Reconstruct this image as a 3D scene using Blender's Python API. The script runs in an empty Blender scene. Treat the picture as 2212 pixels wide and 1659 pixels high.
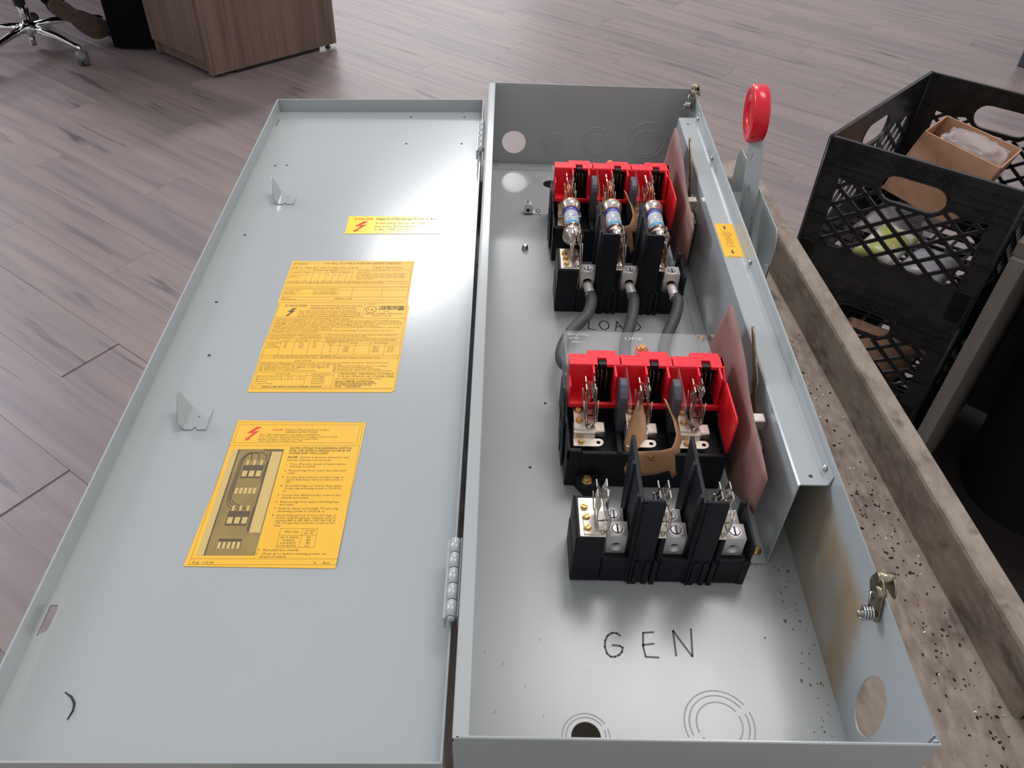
import bpy, bmesh, math, random
from mathutils import Vector, Matrix, Euler
random.seed(7)
sc = bpy.context.scene
COL = sc.collection
FLOOR = -0.728
# ------------------------------------------------------------------ camera
cam_d = bpy.data.cameras.new('camera'); cam = bpy.data.objects.new('camera', cam_d); COL.objects.link(cam)
cam.location = (0.01999759, -0.21604399, 0.62655122)
cam.rotation_mode = 'XYZ'; cam.rotation_euler = (0.817131144, -0.0322757186, 0.00202513623)
cam_d.sensor_fit = 'HORIZONTAL'; cam_d.sensor_width = 36; cam_d.lens = 1776.93 / 1.0045 / 2212 * 36
cam_d.clip_start = 0.01; cam_d.clip_end = 100
sc.camera = cam
sc.view_settings.view_transform = 'Standard'; sc.view_settings.look = 'None'
sc.view_settings.gamma = 1; sc.view_settings.use_curve_mapping = False
sc.view_settings.exposure = 0.13
# ------------------------------------------------------------------ world: dim daylit room
W = bpy.data.worlds.new('room_light'); sc.world = W; W.use_nodes = True
wn = W.node_tree.nodes; wl = W.node_tree.links
bg = wn['Background']
tc = wn.new('ShaderNodeTexCoord'); sep = wn.new('ShaderNodeSeparateXYZ'); cr = wn.new('ShaderNodeValToRGB')
wl.new(tc.outputs['Generated'], sep.inputs[0]); wl.new(sep.outputs['Z'], cr.inputs[0]); wl.new(cr.outputs[0], bg.inputs[0])
e = cr.color_ramp.elements
e[0].position = 0.0; e[0].color = (0.54, 0.54, 0.54, 1); e[1].position = 0.9; e[1].color = (0.66, 0.66, 0.67, 1)
bg.inputs[1].default_value = 0.86
def area(name, loc, target, sx, sy, power, col):
    l = bpy.data.lights.new(name, 'AREA'); l.shape = 'RECTANGLE'; l.size = sx; l.size_y = sy; l.energy = power; l.color = col
    o = bpy.data.objects.new(name, l); COL.objects.link(o); o.location = loc
    d = Vector(target) - Vector(loc); o.rotation_euler = d.to_track_quat('-Z', 'Y').to_euler(); return o
def strip(name, c, ax, sx, sy, power, col):
    l = bpy.data.lights.new(name, 'AREA'); l.shape = 'RECTANGLE'; l.size = sx; l.size_y = sy; l.energy = power; l.color = col
    o = bpy.data.objects.new(name, l); COL.objects.link(o); o.location = c; o.rotation_euler = (0, 0, math.atan2(ax[1], ax[0])); return o
strip('skylight_light', (-0.56, 6.0, 3.5), (-0.95, -1.4), 1.95, 0.35, 135, (0.97, 0.98, 1.0))
area('front_window_light', (-1.3, 8.2, 1.2), (0, 1.0, -0.4), 3.2, 1.3, 40, (0.97, 0.97, 1.0))
area('left_window_light', (-6.2, 4.8, 2.6), (-1, 1.4, -0.7), 2.2, 2.2, 240, (0.80, 0.87, 1.0))
area('ceiling_lamp_light', (0.60, 1.10, 2.0), (0.15, 0.15, 0), 0.85, 0.5, 15, (1.0, 0.94, 0.92))
area('right_window_light', (7.0, 3.0, 2.6), (0.3, 0.5, 0), 2.0, 1.6, 30, (0.88, 0.93, 1.0))

# ------------------------------------------------------------------ materials
def mat(name, col, rough=0.5, metal=0.0, spec=0.5, noise=None, bump=None, trans=0.0, alpha=1.0, coat=0.0, ior=1.5):
    m = bpy.data.materials.new(name); m.use_nodes = True
    N = m.node_tree.nodes; L = m.node_tree.links; p = N['Principled BSDF']
    p.inputs['Base Color'].default_value = (*col, 1); p.inputs['Roughness'].default_value = rough
    p.inputs['Metallic'].default_value = metal; p.inputs['Specular IOR Level'].default_value = spec
    p.inputs['Transmission Weight'].default_value = trans; p.inputs['Alpha'].default_value = alpha
    p.inputs['Coat Weight'].default_value = coat; p.inputs['IOR'].default_value = ior
    geo = N.new('ShaderNodeNewGeometry')
    if noise:   # list of (scale, colour2, lo, hi, stretch)
        last = None; base = (*col, 1)
        for (s, c2, lo, hi, st) in noise:
            mp = N.new('ShaderNodeMapping'); mp.inputs['Scale'].default_value = st
            L.new(geo.outputs['Position'], mp.inputs[0])
            nz = N.new('ShaderNodeTexNoise'); nz.inputs['Scale'].default_value = s; nz.inputs['Detail'].default_value = 6
            L.new(mp.outputs[0], nz.inputs['Vector'])
            r = N.new('ShaderNodeMapRange'); r.inputs[1].default_value = lo; r.inputs[2].default_value = hi
            L.new(nz.outputs['Fac'], r.inputs[0])
            mx = N.new('ShaderNodeMix'); mx.data_type = 'RGBA'
            L.new(r.outputs[0], mx.inputs[0])
            if last: L.new(last, mx.inputs[6])
            else: mx.inputs[6].default_value = base
            mx.inputs[7].default_value = (*c2, 1); last = mx.outputs[2]
        L.new(last, p.inputs['Base Color'])
    if bump:
        nz = N.new('ShaderNodeTexNoise'); nz.inputs['Scale'].default_value = bump[0]; nz.inputs['Detail'].default_value = 4
        L.new(geo.outputs['Position'], nz.inputs['Vector'])
        b = N.new('ShaderNodeBump'); b.inputs['Strength'].default_value = bump[1]; b.inputs['Distance'].default_value = 0.0004
        L.new(nz.outputs['Fac'], b.inputs['Height']); L.new(b.outputs[0], p.inputs['Normal'])
    return m
one = (1, 1, 1)
M = {}
GREY = (0.40, 0.425, 0.43)
M['paint'] = mat('grey_enamel', GREY, 0.18, spec=0.6, noise=[(4, (0.385, 0.408, 0.412), 0.35, 0.7, one), (900, (0.37, 0.40, 0.41), 0.60, 0.8, one)], bump=(700, 0.05))
M['paint_floor'] = mat('grey_enamel_back_panel', (0.41, 0.425, 0.43), 0.26, spec=0.6, noise=[(7, (0.385, 0.40, 0.405), 0.35, 0.7, one), (160, (0.30, 0.30, 0.29), 0.71, 0.78, (1, 0.35, 1))], bump=(600, 0.06))
M['black'] = mat('black_moulded_plastic', (0.007, 0.009, 0.013), 0.5, spec=0.25, noise=[(120, (0.013, 0.015, 0.020), 0.5, 0.8, one)])
M['greyplastic'] = mat('dark_grey_plastic', (0.075, 0.08, 0.10), 0.4, noise=[(80, (0.06, 0.065, 0.08), 0.4, 0.7, one)])
M['red'] = mat('red_plastic', (0.88, 0.016, 0.035), 0.42, noise=[(40, (0.82, 0.014, 0.03), 0.4, 0.7, one)])
M['redgloss'] = mat('red_vinyl', (0.72, 0.008, 0.028), 0.25, noise=[(60, (0.66, 0.007, 0.025), 0.4, 0.7, one)])
M['plate'] = mat('tin_plated_copper', (0.74, 0.66, 0.56), 0.3, metal=0.85, noise=[(60, (0.82, 0.78, 0.72), 0.4, 0.65, one)])
M['clip'] = mat('bright_clip_metal', (0.66, 0.62, 0.57), 0.2, metal=0.95, noise=[(90, (0.45, 0.42, 0.38), 0.5, 0.75, one)])
M['alu'] = mat('aluminium_lug', (0.80, 0.77, 0.74), 0.42, metal=0.35, noise=[(200, (0.68, 0.65, 0.62), 0.45, 0.75, one)])
M['brass'] = mat('brass_screw', (0.72, 0.45, 0.16), 0.28, metal=0.9, noise=[(150, (0.78, 0.62, 0.28), 0.45, 0.7, one)])
M['zinc'] = mat('zinc_steel', (0.26, 0.23, 0.17), 0.33, metal=0.9, noise=[(90, (0.42, 0.37, 0.26), 0.45, 0.7, one)])
M['steel'] = mat('steel', (0.55, 0.55, 0.56), 0.25, metal=1.0, noise=[(90, (0.4, 0.4, 0.42), 0.5, 0.7, one)])
M['copper'] = mat('copper', (0.62, 0.24, 0.12), 0.3, metal=0.9, noise=[(90, (0.7, 0.35, 0.2), 0.5, 0.7, one)])
M['chrome'] = mat('chrome', (0.8, 0.8, 0.82), 0.08, metal=1.0)
M['dark'] = mat('dark_recess', (0.008, 0.006, 0.006), 0.5)
M['darkmetal'] = mat('tarnished_contact', (0.12, 0.07, 0.04), 0.3, metal=0.8)
M['paper'] = mat('tan_fish_paper', (0.60, 0.34, 0.18), 0.75, noise=[(60, (0.52, 0.29, 0.15), 0.4, 0.7, one)])
M['barrier'] = mat('brown_fibre_sheet', (0.25, 0.125, 0.105), 0.6, noise=[(25, (0.31, 0.16, 0.14), 0.35, 0.7, one), (300, (0.20, 0.10, 0.09), 0.55, 0.8, one)])
M['clear'] = mat('clear_plastic', (0.93, 0.92, 0.93), 0.05, spec=0.3, alpha=0.09)
M['cable'] = mat('grey_rubber', (0.075, 0.075, 0.08), 0.55, noise=[(200, (0.095, 0.092, 0.095), 0.4, 0.7, one)])
M['yellow'] = mat('amber_label', (0.93, 0.52, 0.035), 0.42, noise=[(12, (0.88, 0.47, 0.03), 0.35, 0.7, one)])
M['lemon'] = mat('lemon_label', (0.95, 0.72, 0.02), 0.16, noise=[(30, (0.90, 0.68, 0.02), 0.4, 0.7, one)])
M['ink'] = mat('label_ink', (0.075, 0.05, 0.012), 0.6)
M['inkred'] = mat('label_red_ink', (0.75, 0.05, 0.02), 0.6)
M['marker'] = mat('black_marker', (0.022, 0.018, 0.035), 0.4)
M['photo_dark'] = mat('print_dark', (0.10, 0.07, 0.03), 0.5)
M['photo_mid'] = mat('print_mid', (0.33, 0.23, 0.06), 0.5, noise=[(25, (0.20, 0.14, 0.04), 0.35, 0.7, (1, 1, 1))])
M['photo_light'] = mat('print_light', (0.62, 0.45, 0.15), 0.5)
M['fuse_blue'] = mat('fuse_blue_band', (0.03, 0.05, 0.45), 0.3)
M['fuse_sky'] = mat('fuse_sky_band', (0.06, 0.35, 0.62), 0.3)
M['fuse_white'] = mat('fuse_label_white', (0.62, 0.66, 0.72), 0.3, noise=[(300, (0.45, 0.48, 0.52), 0.5, 0.65, (1, 1, 1))])
M['cratep'] = mat('black_crate_plastic', (0.011, 0.0105, 0.011), 0.30, spec=0.5, noise=[(50, (0.022, 0.02, 0.02), 0.4, 0.7, one)])
M['card'] = mat('cardboard', (0.42, 0.225, 0.135), 0.8, noise=[(40, (0.37, 0.20, 0.12), 0.4, 0.7, one)])
M['bag'] = mat('clear_bag', (0.75, 0.70, 0.70), 0.15, spec=0.6, alpha=0.30, bump=(60, 0.9))
M['packet'] = mat('printed_packet', (0.42, 0.42, 0.13), 0.3, noise=[(25, (0.62, 0.62, 0.55), 0.5, 0.55, one)])
M['greybag'] = mat('grey_plastic_bag', (0.20, 0.19, 0.22), 0.3, noise=[(30, (0.30, 0.29, 0.33), 0.4, 0.6, one)], bump=(60, 0.8))
M['tray'] = mat('beige_tray_plastic', (0.31, 0.262, 0.212), 0.72, noise=[(9, (0.215, 0.165, 0.135), 0.40, 0.60, one), (38, (0.12, 0.092, 0.075), 0.52, 0.70, (1, 0.5, 1.4)), (130, (0.36, 0.30, 0.255), 0.45, 0.80, (1, .4, 1)), (700, (0.15, 0.11, 0.09), 0.60, 0.75, one), (24, (0.08, 0.065, 0.055), 0.66, 0.76, one)], bump=(300, 0.5))
M['person'] = mat('dark_trousers', (0.004, 0.005, 0.009), 0.9, spec=0.1)
M['skin'] = mat('skin', (0.45, 0.27, 0.2), 0.6)
M['sole'] = mat('shoe_sole', (0.085, 0.06, 0.045), 0.8, noise=[(60, (0.12, 0.085, 0.065), 0.4, 0.7, one)])
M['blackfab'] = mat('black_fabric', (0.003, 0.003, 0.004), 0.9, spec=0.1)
M['lamgrey'] = mat('grey_oak_laminate', (0.19, 0.165, 0.145), 0.6, noise=[(30, (0.15, 0.13, 0.115), 0.35, 0.65, (3, 3, 0.25))])
M['darkgrey'] = mat('dark_grey_board', (0.06, 0.06, 0.07), 0.6)
M['matm'] = mat('dark_mat', (0.022, 0.016, 0.014), 0.85, noise=[(300, (0.035, 0.026, 0.022), 0.5, 0.7, one)])  # floor shade by the table, put into a dark brown colour
M['rust'] = mat('rust', (0.20, 0.135, 0.085), 0.8)
M['rubber'] = mat('black_rubber', (0.02, 0.02, 0.022), 0.5)
M['caster'] = mat('grey_caster', (0.14, 0.14, 0.15), 0.4)
def wood(name, c1, c2, c3, ang, rough, objrand, grain=(1.6, 26, 26), vertical=False, spec=0.5):
    m = bpy.data.materials.new(name); m.use_nodes = True
    N = m.node_tree.nodes; L = m.node_tree.links; p = N['Principled BSDF']
    geo = N.new('ShaderNodeNewGeometry'); mp = N.new('ShaderNodeMapping')
    mp.vector_type = 'POINT'
    rot = N.new('ShaderNodeVectorRotate'); rot.rotation_type = 'Z_AXIS'; rot.inputs['Angle'].default_value = -ang
    L.new(geo.outputs['Position'], rot.inputs[0])
    add = N.new('ShaderNodeVectorMath'); add.operation = 'ADD'; L.new(rot.outputs[0], add.inputs[0])
    oi = N.new('ShaderNodeObjectInfo'); mul = N.new('ShaderNodeMath'); mul.operation = 'MULTIPLY'; mul.inputs[1].default_value = 37.0 if objrand else 0
    L.new(oi.outputs['Random'], mul.inputs[0]); L.new(mul.outputs[0], add.inputs[1])
    L.new(add.outputs[0], mp.inputs[0]); mp.inputs['Scale'].default_value = grain
    def nz(scale, det, lo, hi, dist=0.0):
        n = N.new('ShaderNodeTexNoise'); n.inputs['Scale'].default_value = scale; n.inputs['Detail'].default_value = det; n.inputs['Distortion'].default_value = dist
        L.new(mp.outputs[0], n.inputs['Vector']); r = N.new('ShaderNodeMapRange'); r.inputs[1].default_value = lo; r.inputs[2].default_value = hi
        L.new(n.outputs['Fac'], r.inputs[0]); return r.outputs[0]
    def mix(f, a, b):
        x = N.new('ShaderNodeMix'); x.data_type = 'RGBA'; L.new(f, x.inputs[0])
        for i, v in ((6, a), (7, b)):
            if isinstance(v, tuple): x.inputs[i].default_value = (*v, 1)
            else: L.new(v, x.inputs[i])
        return x.outputs[2]
    a = mix(nz(0.5, 5, 0.38, 0.62, 0.3), c1, c2)
    a = mix(nz(0.8, 8, 0.55, 0.78, 0.8), a, c3)
    mp2 = N.new('ShaderNodeMapping'); L.new(add.outputs[0], mp2.inputs[0]); mp2.inputs['Scale'].default_value = tuple(v * (3 if v > 5 else 1.8) for v in grain)
    n3 = N.new('ShaderNodeTexNoise'); n3.inputs['Scale'].default_value = 1.0; n3.inputs['Detail'].default_value = 5; L.new(mp2.outputs[0], n3.inputs['Vector'])
    r3 = N.new('ShaderNodeMapRange'); r3.inputs[1].default_value = 0.46; r3.inputs[2].default_value = 0.74; r3.inputs[4].default_value = 0.75; L.new(n3.outputs['Fac'], r3.inputs[0])
    a = mix(r3.outputs[0], a, c3)
    if objrand:
        a = mix(nz(2.3, 3, 0.62, 0.74, 0.5), a, tuple(v * .66 for v in c3))
    if objrand:
        hs = N.new('ShaderNodeHueSaturation'); L.new(a, hs.inputs['Color'])
        r = N.new('ShaderNodeMapRange'); r.inputs[3].default_value = 0.98; r.inputs[4].default_value = 1.02; L.new(oi.outputs['Random'], r.inputs[0]); L.new(r.outputs[0], hs.inputs['Value'])
        a = hs.outputs[0]
    L.new(a, p.inputs['Base Color']); p.inputs['Roughness'].default_value = rough; p.inputs['Specular IOR Level'].default_value = spec
    b = N.new('ShaderNodeBump'); b.inputs['Strength'].default_value = 0.15; b.inputs['Distance'].default_value = 0.0005
    n = N.new('ShaderNodeTexNoise'); n.inputs['Scale'].default_value = 3; n.inputs['Detail'].default_value = 8; L.new(mp.outputs[0], n.inputs['Vector'])
    L.new(n.outputs['Fac'], b.inputs['Height']); L.new(b.outputs[0], p.inputs['Normal'])
    return m
PANG = math.radians(-36)
M['plank'] = wood('vinyl_wood_plank', (0.235, 0.185, 0.182), (0.275, 0.213, 0.200), (0.160, 0.130, 0.142), PANG, 0.36, True, (1.1, 11, 11))
M['walnut'] = wood('walnut_laminate', (0.165, 0.105, 0.085), (0.21, 0.135, 0.105), (0.095, 0.062, 0.05), 0, 0.5, False, (26, 26, 1.2))

# ------------------------------------------------------------------ mesh helpers
def R(d): return math.radians(d)
class MB:
    def __init__(s): s.bm = bmesh.new(); s.mi = 0
    def _tag(s, geom):
        for f in geom:
            if isinstance(f, bmesh.types.BMFace): f.material_index = s.mi
    def prism(s, bot, top):
        b = [s.bm.verts.new(v) for v in bot]; t = [s.bm.verts.new(v) for v in top]; n = len(b); fs = []
        fs.append(s.bm.faces.new(b[::-1])); fs.append(s.bm.faces.new(t))
        for i in range(n): fs.append(s.bm.faces.new((b[i], b[(i + 1) % n], t[(i + 1) % n], t[i])))
        s._tag(fs); return s
    def box(s, a, b, bev=0.0, mtx=None, seg=1):
        x0, y0, z0 = a; x1, y1, z1 = b
        t = bmesh.new(); bmesh.ops.create_cube(t, size=1)
        for v in t.verts: v.co = Vector(((x0 + x1) / 2 + v.co.x * (x1 - x0), (y0 + y1) / 2 + v.co.y * (y1 - y0), (z0 + z1) / 2 + v.co.z * (z1 - z0)))
        if bev > 0: bmesh.ops.bevel(t, geom=t.edges[:], offset=bev, segments=seg, affect='EDGES', profile=0.7)
        return s.join(t, mtx)
    def join(s, t, mtx=None):
        if mtx is not None: bmesh.ops.transform(t, matrix=mtx, verts=t.verts[:])
        mp = {v: s.bm.verts.new(v.co) for v in t.verts}
        for f in t.faces:
            g = s.bm.faces.new([mp[v] for v in f.verts]); g.material_index = s.mi; g.smooth = f.smooth
        t.free(); return s
    def cyl(s, p0, p1, r, seg=16, r2=None, cap=True):
        p0 = Vector(p0); p1 = Vector(p1); r2 = r if r2 is None else r2
        return s.tube([p0, p1], [r, r2], seg, cap)
    def tube(s, pts, rad, seg=10, cap=True, smooth=True):
        pts = [Vector(p) for p in pts]; n = len(pts)
        if not isinstance(rad, (list, tuple)): rad = [rad] * n
        rings = []; up = None
        for i, p in enumerate(pts):
            d = (pts[min(i + 1, n - 1)] - pts[max(i - 1, 0)])
            if d.length < 1e-9: d = Vector((0, 0, 1))
            d.normalize()
            if up is None: up = d.orthogonal().normalized()
            else:
                up = up - d * up.dot(d)
                up = up.normalized() if up.length > 1e-6 else d.orthogonal().normalized()
            q = d.cross(up)
            rings.append([s.bm.verts.new(p + (up * math.cos(2 * math.pi * k / seg) + q * math.sin(2 * math.pi * k / seg)) * rad[i]) for k in range(seg)])
        fs = []
        for a, b in zip(rings, rings[1:]):
            for k in range(seg):
                f = s.bm.faces.new((a[k], a[(k + 1) % seg], b[(k + 1) % seg], b[k])); f.smooth = smooth; fs.append(f)
        if cap: fs += [s.bm.faces.new(rings[0][::-1]), s.bm.faces.new(rings[-1])]
        s._tag(fs); return s
    def lathe(s, c, axis, prof, seg=24):
        """prof: (distance along axis, radius)"""
        c = Vector(c); a = Vector(axis).normalized()
        return s.tube_prof(c, a, prof, seg)
    def tube_prof(s, c, a, prof, seg):
        u = a.orthogonal().normalized(); w = a.cross(u); rings = []
        for d, r in prof:
            rings.append([s.bm.verts.new(c + a * d + (u * math.cos(2 * math.pi * k / seg) + w * math.sin(2 * math.pi * k / seg)) * max(r, 1e-5)) for k in range(seg)])
        fs = []
        for p, q in zip(rings, rings[1:]):
            for k in range(seg):
                f = s.bm.faces.new((p[k], p[(k + 1) % seg], q[(k + 1) % seg], q[k])); f.smooth = True; fs.append(f)
        fs += [s.bm.faces.new(rings[0][::-1]), s.bm.faces.new(rings[-1])]
        s._tag(fs); return s
    def sheet(s, rows, th):
        """grid of points (list of rows) thickened to th"""
        t = bmesh.new(); g = [[t.verts.new(p) for p in r] for r in rows]
        for i in range(len(g) - 1):
            for j in range(len(g[0]) - 1):
                t.faces.new((g[i][j], g[i][j + 1], g[i + 1][j + 1], g[i + 1][j])).smooth = True
        bmesh.ops.recalc_face_normals(t, faces=t.faces[:])
        bmesh.ops.solidify(t, geom=t.faces[:], thickness=th)
        return s.join(t)
    def obj(s, name, m, parent=None, loc=None, bevel=0.0, mtx=None):
        bmesh.ops.recalc_face_normals(s.bm, faces=s.bm.faces[:])
        me = bpy.data.meshes.new(name); s.bm.to_mesh(me); s.bm.free()
        for k in (m if isinstance(m, (list, tuple)) else [m]): me.materials.append(M[k])
        o = bpy.data.objects.new(name, me); COL.objects.link(o)
        if parent: o.parent = parent
        if loc: o.location = loc
        if mtx is not None: o.matrix_local = mtx
        if bevel:
            b = o.modifiers.new('bevel', 'BEVEL'); b.width = bevel; b.segments = 2; b.limit_method = 'ANGLE'
        return o
def thing(name, label, cat, loc=(0, 0, 0), group=None, rot=None):
    o = bpy.data.objects.new(name, None); COL.objects.link(o); o.location = loc; o.empty_display_size = 0.02
    if rot: o.rotation_euler = rot
    o['label'] = label; o['category'] = cat
    if group: o['group'] = group
    return o
def tag(o, label, cat, group=None):
    o['label'] = label; o['category'] = cat
    if group: o['group'] = group
    return o
def circ(cx, cy, r, n=40, ry=None):
    ry = ry or r; return [(cx + r * math.cos(2 * math.pi * k / n), cy + ry * math.sin(2 * math.pi * k / n)) for k in range(n)]
def rect(x0, y0, x1, y1): return [(x0, y0), (x1, y0), (x1, y1), (x0, y1)]
def stadium(cx, cy, w, h, n=10):
    r = h / 2; a = w / 2 - r; out = []
    for k in range(n + 1): t = -math.pi / 2 + math.pi * k / n; out.append((cx + a + r * math.cos(t), cy + r * math.sin(t)))
    for k in range(n + 1): t = math.pi / 2 + math.pi * k / n; out.append((cx - a + r * math.cos(t), cy + r * math.sin(t)))
    return out
def plate_bm(loops, th, mtx, kind='POLY'):
    """flat plate with holes: outline first, then hole loops, centred on its plane, thickness th; mtx places it"""
    cu = bpy.data.curves.new('tmp', 'CURVE'); cu.dimensions = '2D'; cu.fill_mode = 'BOTH'; cu.extrude = th / 2
    for lp in loops:
        sp = cu.splines.new('POLY'); sp.points.add(len(lp) - 1); sp.use_cyclic_u = True
        for p, (x, y) in zip(sp.points, lp): p.co = (x, y, 0, 1)
    o = bpy.data.objects.new('tmp', cu); me = bpy.data.meshes.new_from_object(o)
    t = bmesh.new(); t.from_mesh(me); bmesh.ops.remove_doubles(t, verts=t.verts[:], dist=1e-6)
    bpy.data.objects.remove(o); bpy.data.curves.remove(cu); bpy.data.meshes.remove(me)
    if mtx is not None: bmesh.ops.transform(t, matrix=mtx, verts=t.verts[:])
    return t
def frame(o, ex, ey):
    """matrix taking local x,y to world vectors ex,ey with origin o"""
    ex = Vector(ex); ey = Vector(ey); ez = ex.cross(ey).normalized()
    m = Matrix.Identity(4)
    for i in range(3): m[i][0] = ex[i]; m[i][1] = ey[i]; m[i][2] = ez[i]; m[i][3] = o[i]
    return m
def add_plate(mb, loops, th, mtx): return mb.join(plate_bm(loops, th, mtx))
def text_bm(body, x, y, size, width=None, align='LEFT', shear=0.0, bold=0.0):
    cu = bpy.data.curves.new('tmp', 'FONT'); cu.body = body; cu.size = size; cu.align_x = 'LEFT'; cu.shear = shear; cu.resolution_u = 1; cu.offset = bold
    o = bpy.data.objects.new('tmp', cu); me = bpy.data.meshes.new_from_object(o)
    t = bmesh.new(); t.from_mesh(me)
    bpy.data.objects.remove(o); bpy.data.curves.remove(cu); bpy.data.meshes.remove(me)
    if t.verts:
        xs = [v.co.x for v in t.verts]; w = max(xs) - min(xs); k = (width / w) if width and w > 0 else 1
        off = {'LEFT': 0, 'CENTER': -w * k / 2, 'RIGHT': -w * k}[align]
        for v in t.verts: v.co = Vector((x + off + (v.co.x - min(xs)) * k, y + v.co.y, 0))
    return t
I4 = Matrix.Identity(4)

# ------------------------------------------------------------------ structure: floor of loose-laid wood-look planks
mb = MB(); mb.box((-6, -3, FLOOR - 0.06), (7, 9, FLOOR - 0.0025)); fl = mb.obj('floor', 'plank'); fl['kind'] = 'structure'
PL, PW = 1.12, 0.155
mb = MB(); mb.box((-PL / 2 + 0.0002, -PW / 2 + 0.0002, -0.003), (PL / 2 - 0.0002, PW / 2 - 0.0002, 0), 0.0004)
pk = mb.obj('plank', 'plank', fl)
cu_, su_ = math.cos(PANG), math.sin(PANG)
cells = []
for j in range(-45, 45):
    off = (j * 0.377) % 1.0
    for i in range(-9, 9):
        u = (i + off) * PL; v = j * PW
        x, y = u * cu_ - v * su_, u * su_ + v * cu_
        # keep the part of the floor around the view
        if y < -0.1 or y > 4.75: continue
        hw_l = -1.25 - 0.33 * y - 0.25; hw_r = 1.35 + 0.40 * y + 0.2
        if x < hw_l or x > hw_r: continue
        if y < 1.15 and -0.7 < x < 0.45: continue
        cells.append((abs(y - 2) + 0.3 * abs(x), x, y))
cells.sort(); first = True
for d, x, y in cells[:300]:
    o = pk if first else pk.copy()
    if not first: COL.objects.link(o); o.parent = fl
    o.location = (x, y, FLOOR); o.rotation_euler = (0, 0, PANG); first = False

# ------------------------------------------------------------------ tray cart under the enclosure
RIM, TF = -0.0042, -0.055
cart = thing('tray_cart', 'dirty beige plastic tray cart carrying the open grey metal enclosure', 'cart', (0.15, 0.45, FLOOR))
ca = R(-5.4); cu2 = Vector((math.sin(-ca), math.cos(-ca), 0)) * -1     # towards the camera
def cp(x, y, z): return (x - 0.15, y - 0.45, z - FLOOR)
dn = Vector((math.sin(R(5.4)), -math.cos(R(5.4)), 0)); ex = Vector((math.cos(R(5.4)), math.sin(R(5.4)), 0))
def cart_pt(a, b, z):
    """a across from the inner right lip, b towards camera from y=0.93"""
    p = Vector((0.4045, 0.93, 0)) + ex * a + dn * b
    return cp(p.x, p.y, z)
wdt = -0.66
def cprism(mb, quad, z0, z1): mb.prism([cart_pt(a, b, z0) for a, b in quad], [cart_pt(a, b, z1) for a, b in quad])
mb = MB()
cprism(mb, [(-0.66, -0.03), (0.0, -0.03), (0.0, 1.18), (-0.66, 1.18)], TF - 0.006, TF)
mb.obj('tray', 'tray', cart)
def lip(name, q_in_top, q_out_top, q_in_bot, q_out_bot):
    mb = MB()
    b = [cart_pt(*p, TF - 0.03) for p in (q_in_bot[0], q_out_bot[0], q_out_bot[1], q_in_bot[1])]
    t = [cart_pt(*p, RIM) for p in (q_in_top[0], q_out_top[0], q_out_top[1], q_in_top[1])]
    mb.prism(b, t); return mb.obj(name, 'tray', cart, bevel=0.0045)
lip('right_rim', [(0.0, -0.055), (0.0, 0.83)], [(0.026, -0.055), (0.026, 0.83)], [(-0.012, -0.055), (-0.012, 0.83)], [(0.022, -0.055), (0.022, 0.83)])
lip('right_rim', [(0.008, 0.831), (0.008, 1.2)], [(0.034, 0.831), (0.034, 1.2)], [(-0.012, 0.831), (-0.012, 1.2)], [(0.03, 0.831), (0.03, 1.2)])
lip('left_rim', [(-0.66, -0.055), (-0.66, 1.2)], [(-0.686, -0.055), (-0.686, 1.2)], [(-0.648, -0.055), (-0.648, 1.2)], [(-0.682, -0.055), (-0.682, 1.2)])
mb = MB(); b = [cart_pt(a, y, TF - 0.03) for a, y in ((-0.66, -0.07), (0.0, -0.07), (0.0, 0.0), (-0.66, 0.0))]
mb.prism(b, [cart_pt(a, y, RIM) for a, y in ((-0.684, -0.072), (0.024, -0.072), (0.024, -0.015), (-0.684, -0.015))]); mb.obj('far_rim', 'tray', cart, bevel=0.004)
mb = MB(); mb.prism([cart_pt(a, y, TF - 0.03) for a, y in ((-0.66, 0.95), (0.0, 0.95), (0.0, 1.18), (-0.66, 1.18))],
                    [cart_pt(a, y, RIM) for a, y in ((-0.684, 0.955), (-0.09, 0.955), (-0.09, 1.2), (-0.684, 1.2))]); mb.obj('near_rim', 'tray', cart, bevel=0.004)
for a in (-0.62, -0.03):
    for b_ in (0.03, 1.12):
        mb = MB(); cprism(mb, [(a - .03, b_ - .03), (a + .03, b_ - .03), (a + .03, b_ + .03), (a - .03, b_ + .03)], FLOOR + 0.13, TF - 0.005)
        mb.obj('corner_post', 'tray', cart, bevel=0.006)
        p = cart_pt(a, b_, FLOOR + 0.05); mb = MB(); mb.cyl((p[0] - .015, p[1], p[2]), (p[0] + .015, p[1], p[2]), 0.05, 20); mb.box((p[0] - .02, p[1] - .02, p[2] + .03), (p[0] + .02, p[1] + .02, p[2] + .085))
        mb.obj('caster_wheel', 'rubber', cart)
mb = MB(); cprism(mb, [(-0.66, -0.05), (0.0, -0.05), (0.0, 1.18), (-0.66, 1.18)], FLOOR + 0.11, FLOOR + 0.135); mb.obj('lower_shelf', 'tray', cart, bevel=0.004)

random.seed(21)
for nm, m_, cnt in (('debris', 'dark', 210), ('metal_chips', 'alu', 40)):
    b = MB()
    for k in range(cnt):
        yy = random.gauss(.33, .17) if k % 3 else random.uniform(.03, .9); aa = random.gauss(-.035, .014); q = cart_pt(min(aa, -.014), .93 - yy, TF)
        r_ = random.uniform(.0004, .0013) * (1 if m_ == 'dark' else .9); a_ = random.uniform(0, 6.28); d = Vector((math.cos(a_), math.sin(a_), 0)); n = Vector((-d.y, d.x, 0)); q = Vector(q)
        b.prism([q + d * r_ * 1.6 * u + n * r_ * v for u, v in ((-1, -1), (1, -.6), (.8, 1), (-.7, .8))], [q + d * r_ * u + n * r_ * .7 * v + Vector((0, 0, r_)) for u, v in ((-1, -1), (1, -.6), (.8, 1), (-.7, .8))])
    b.obj(nm, m_, cart)['kind'] = 'stuff'

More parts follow.
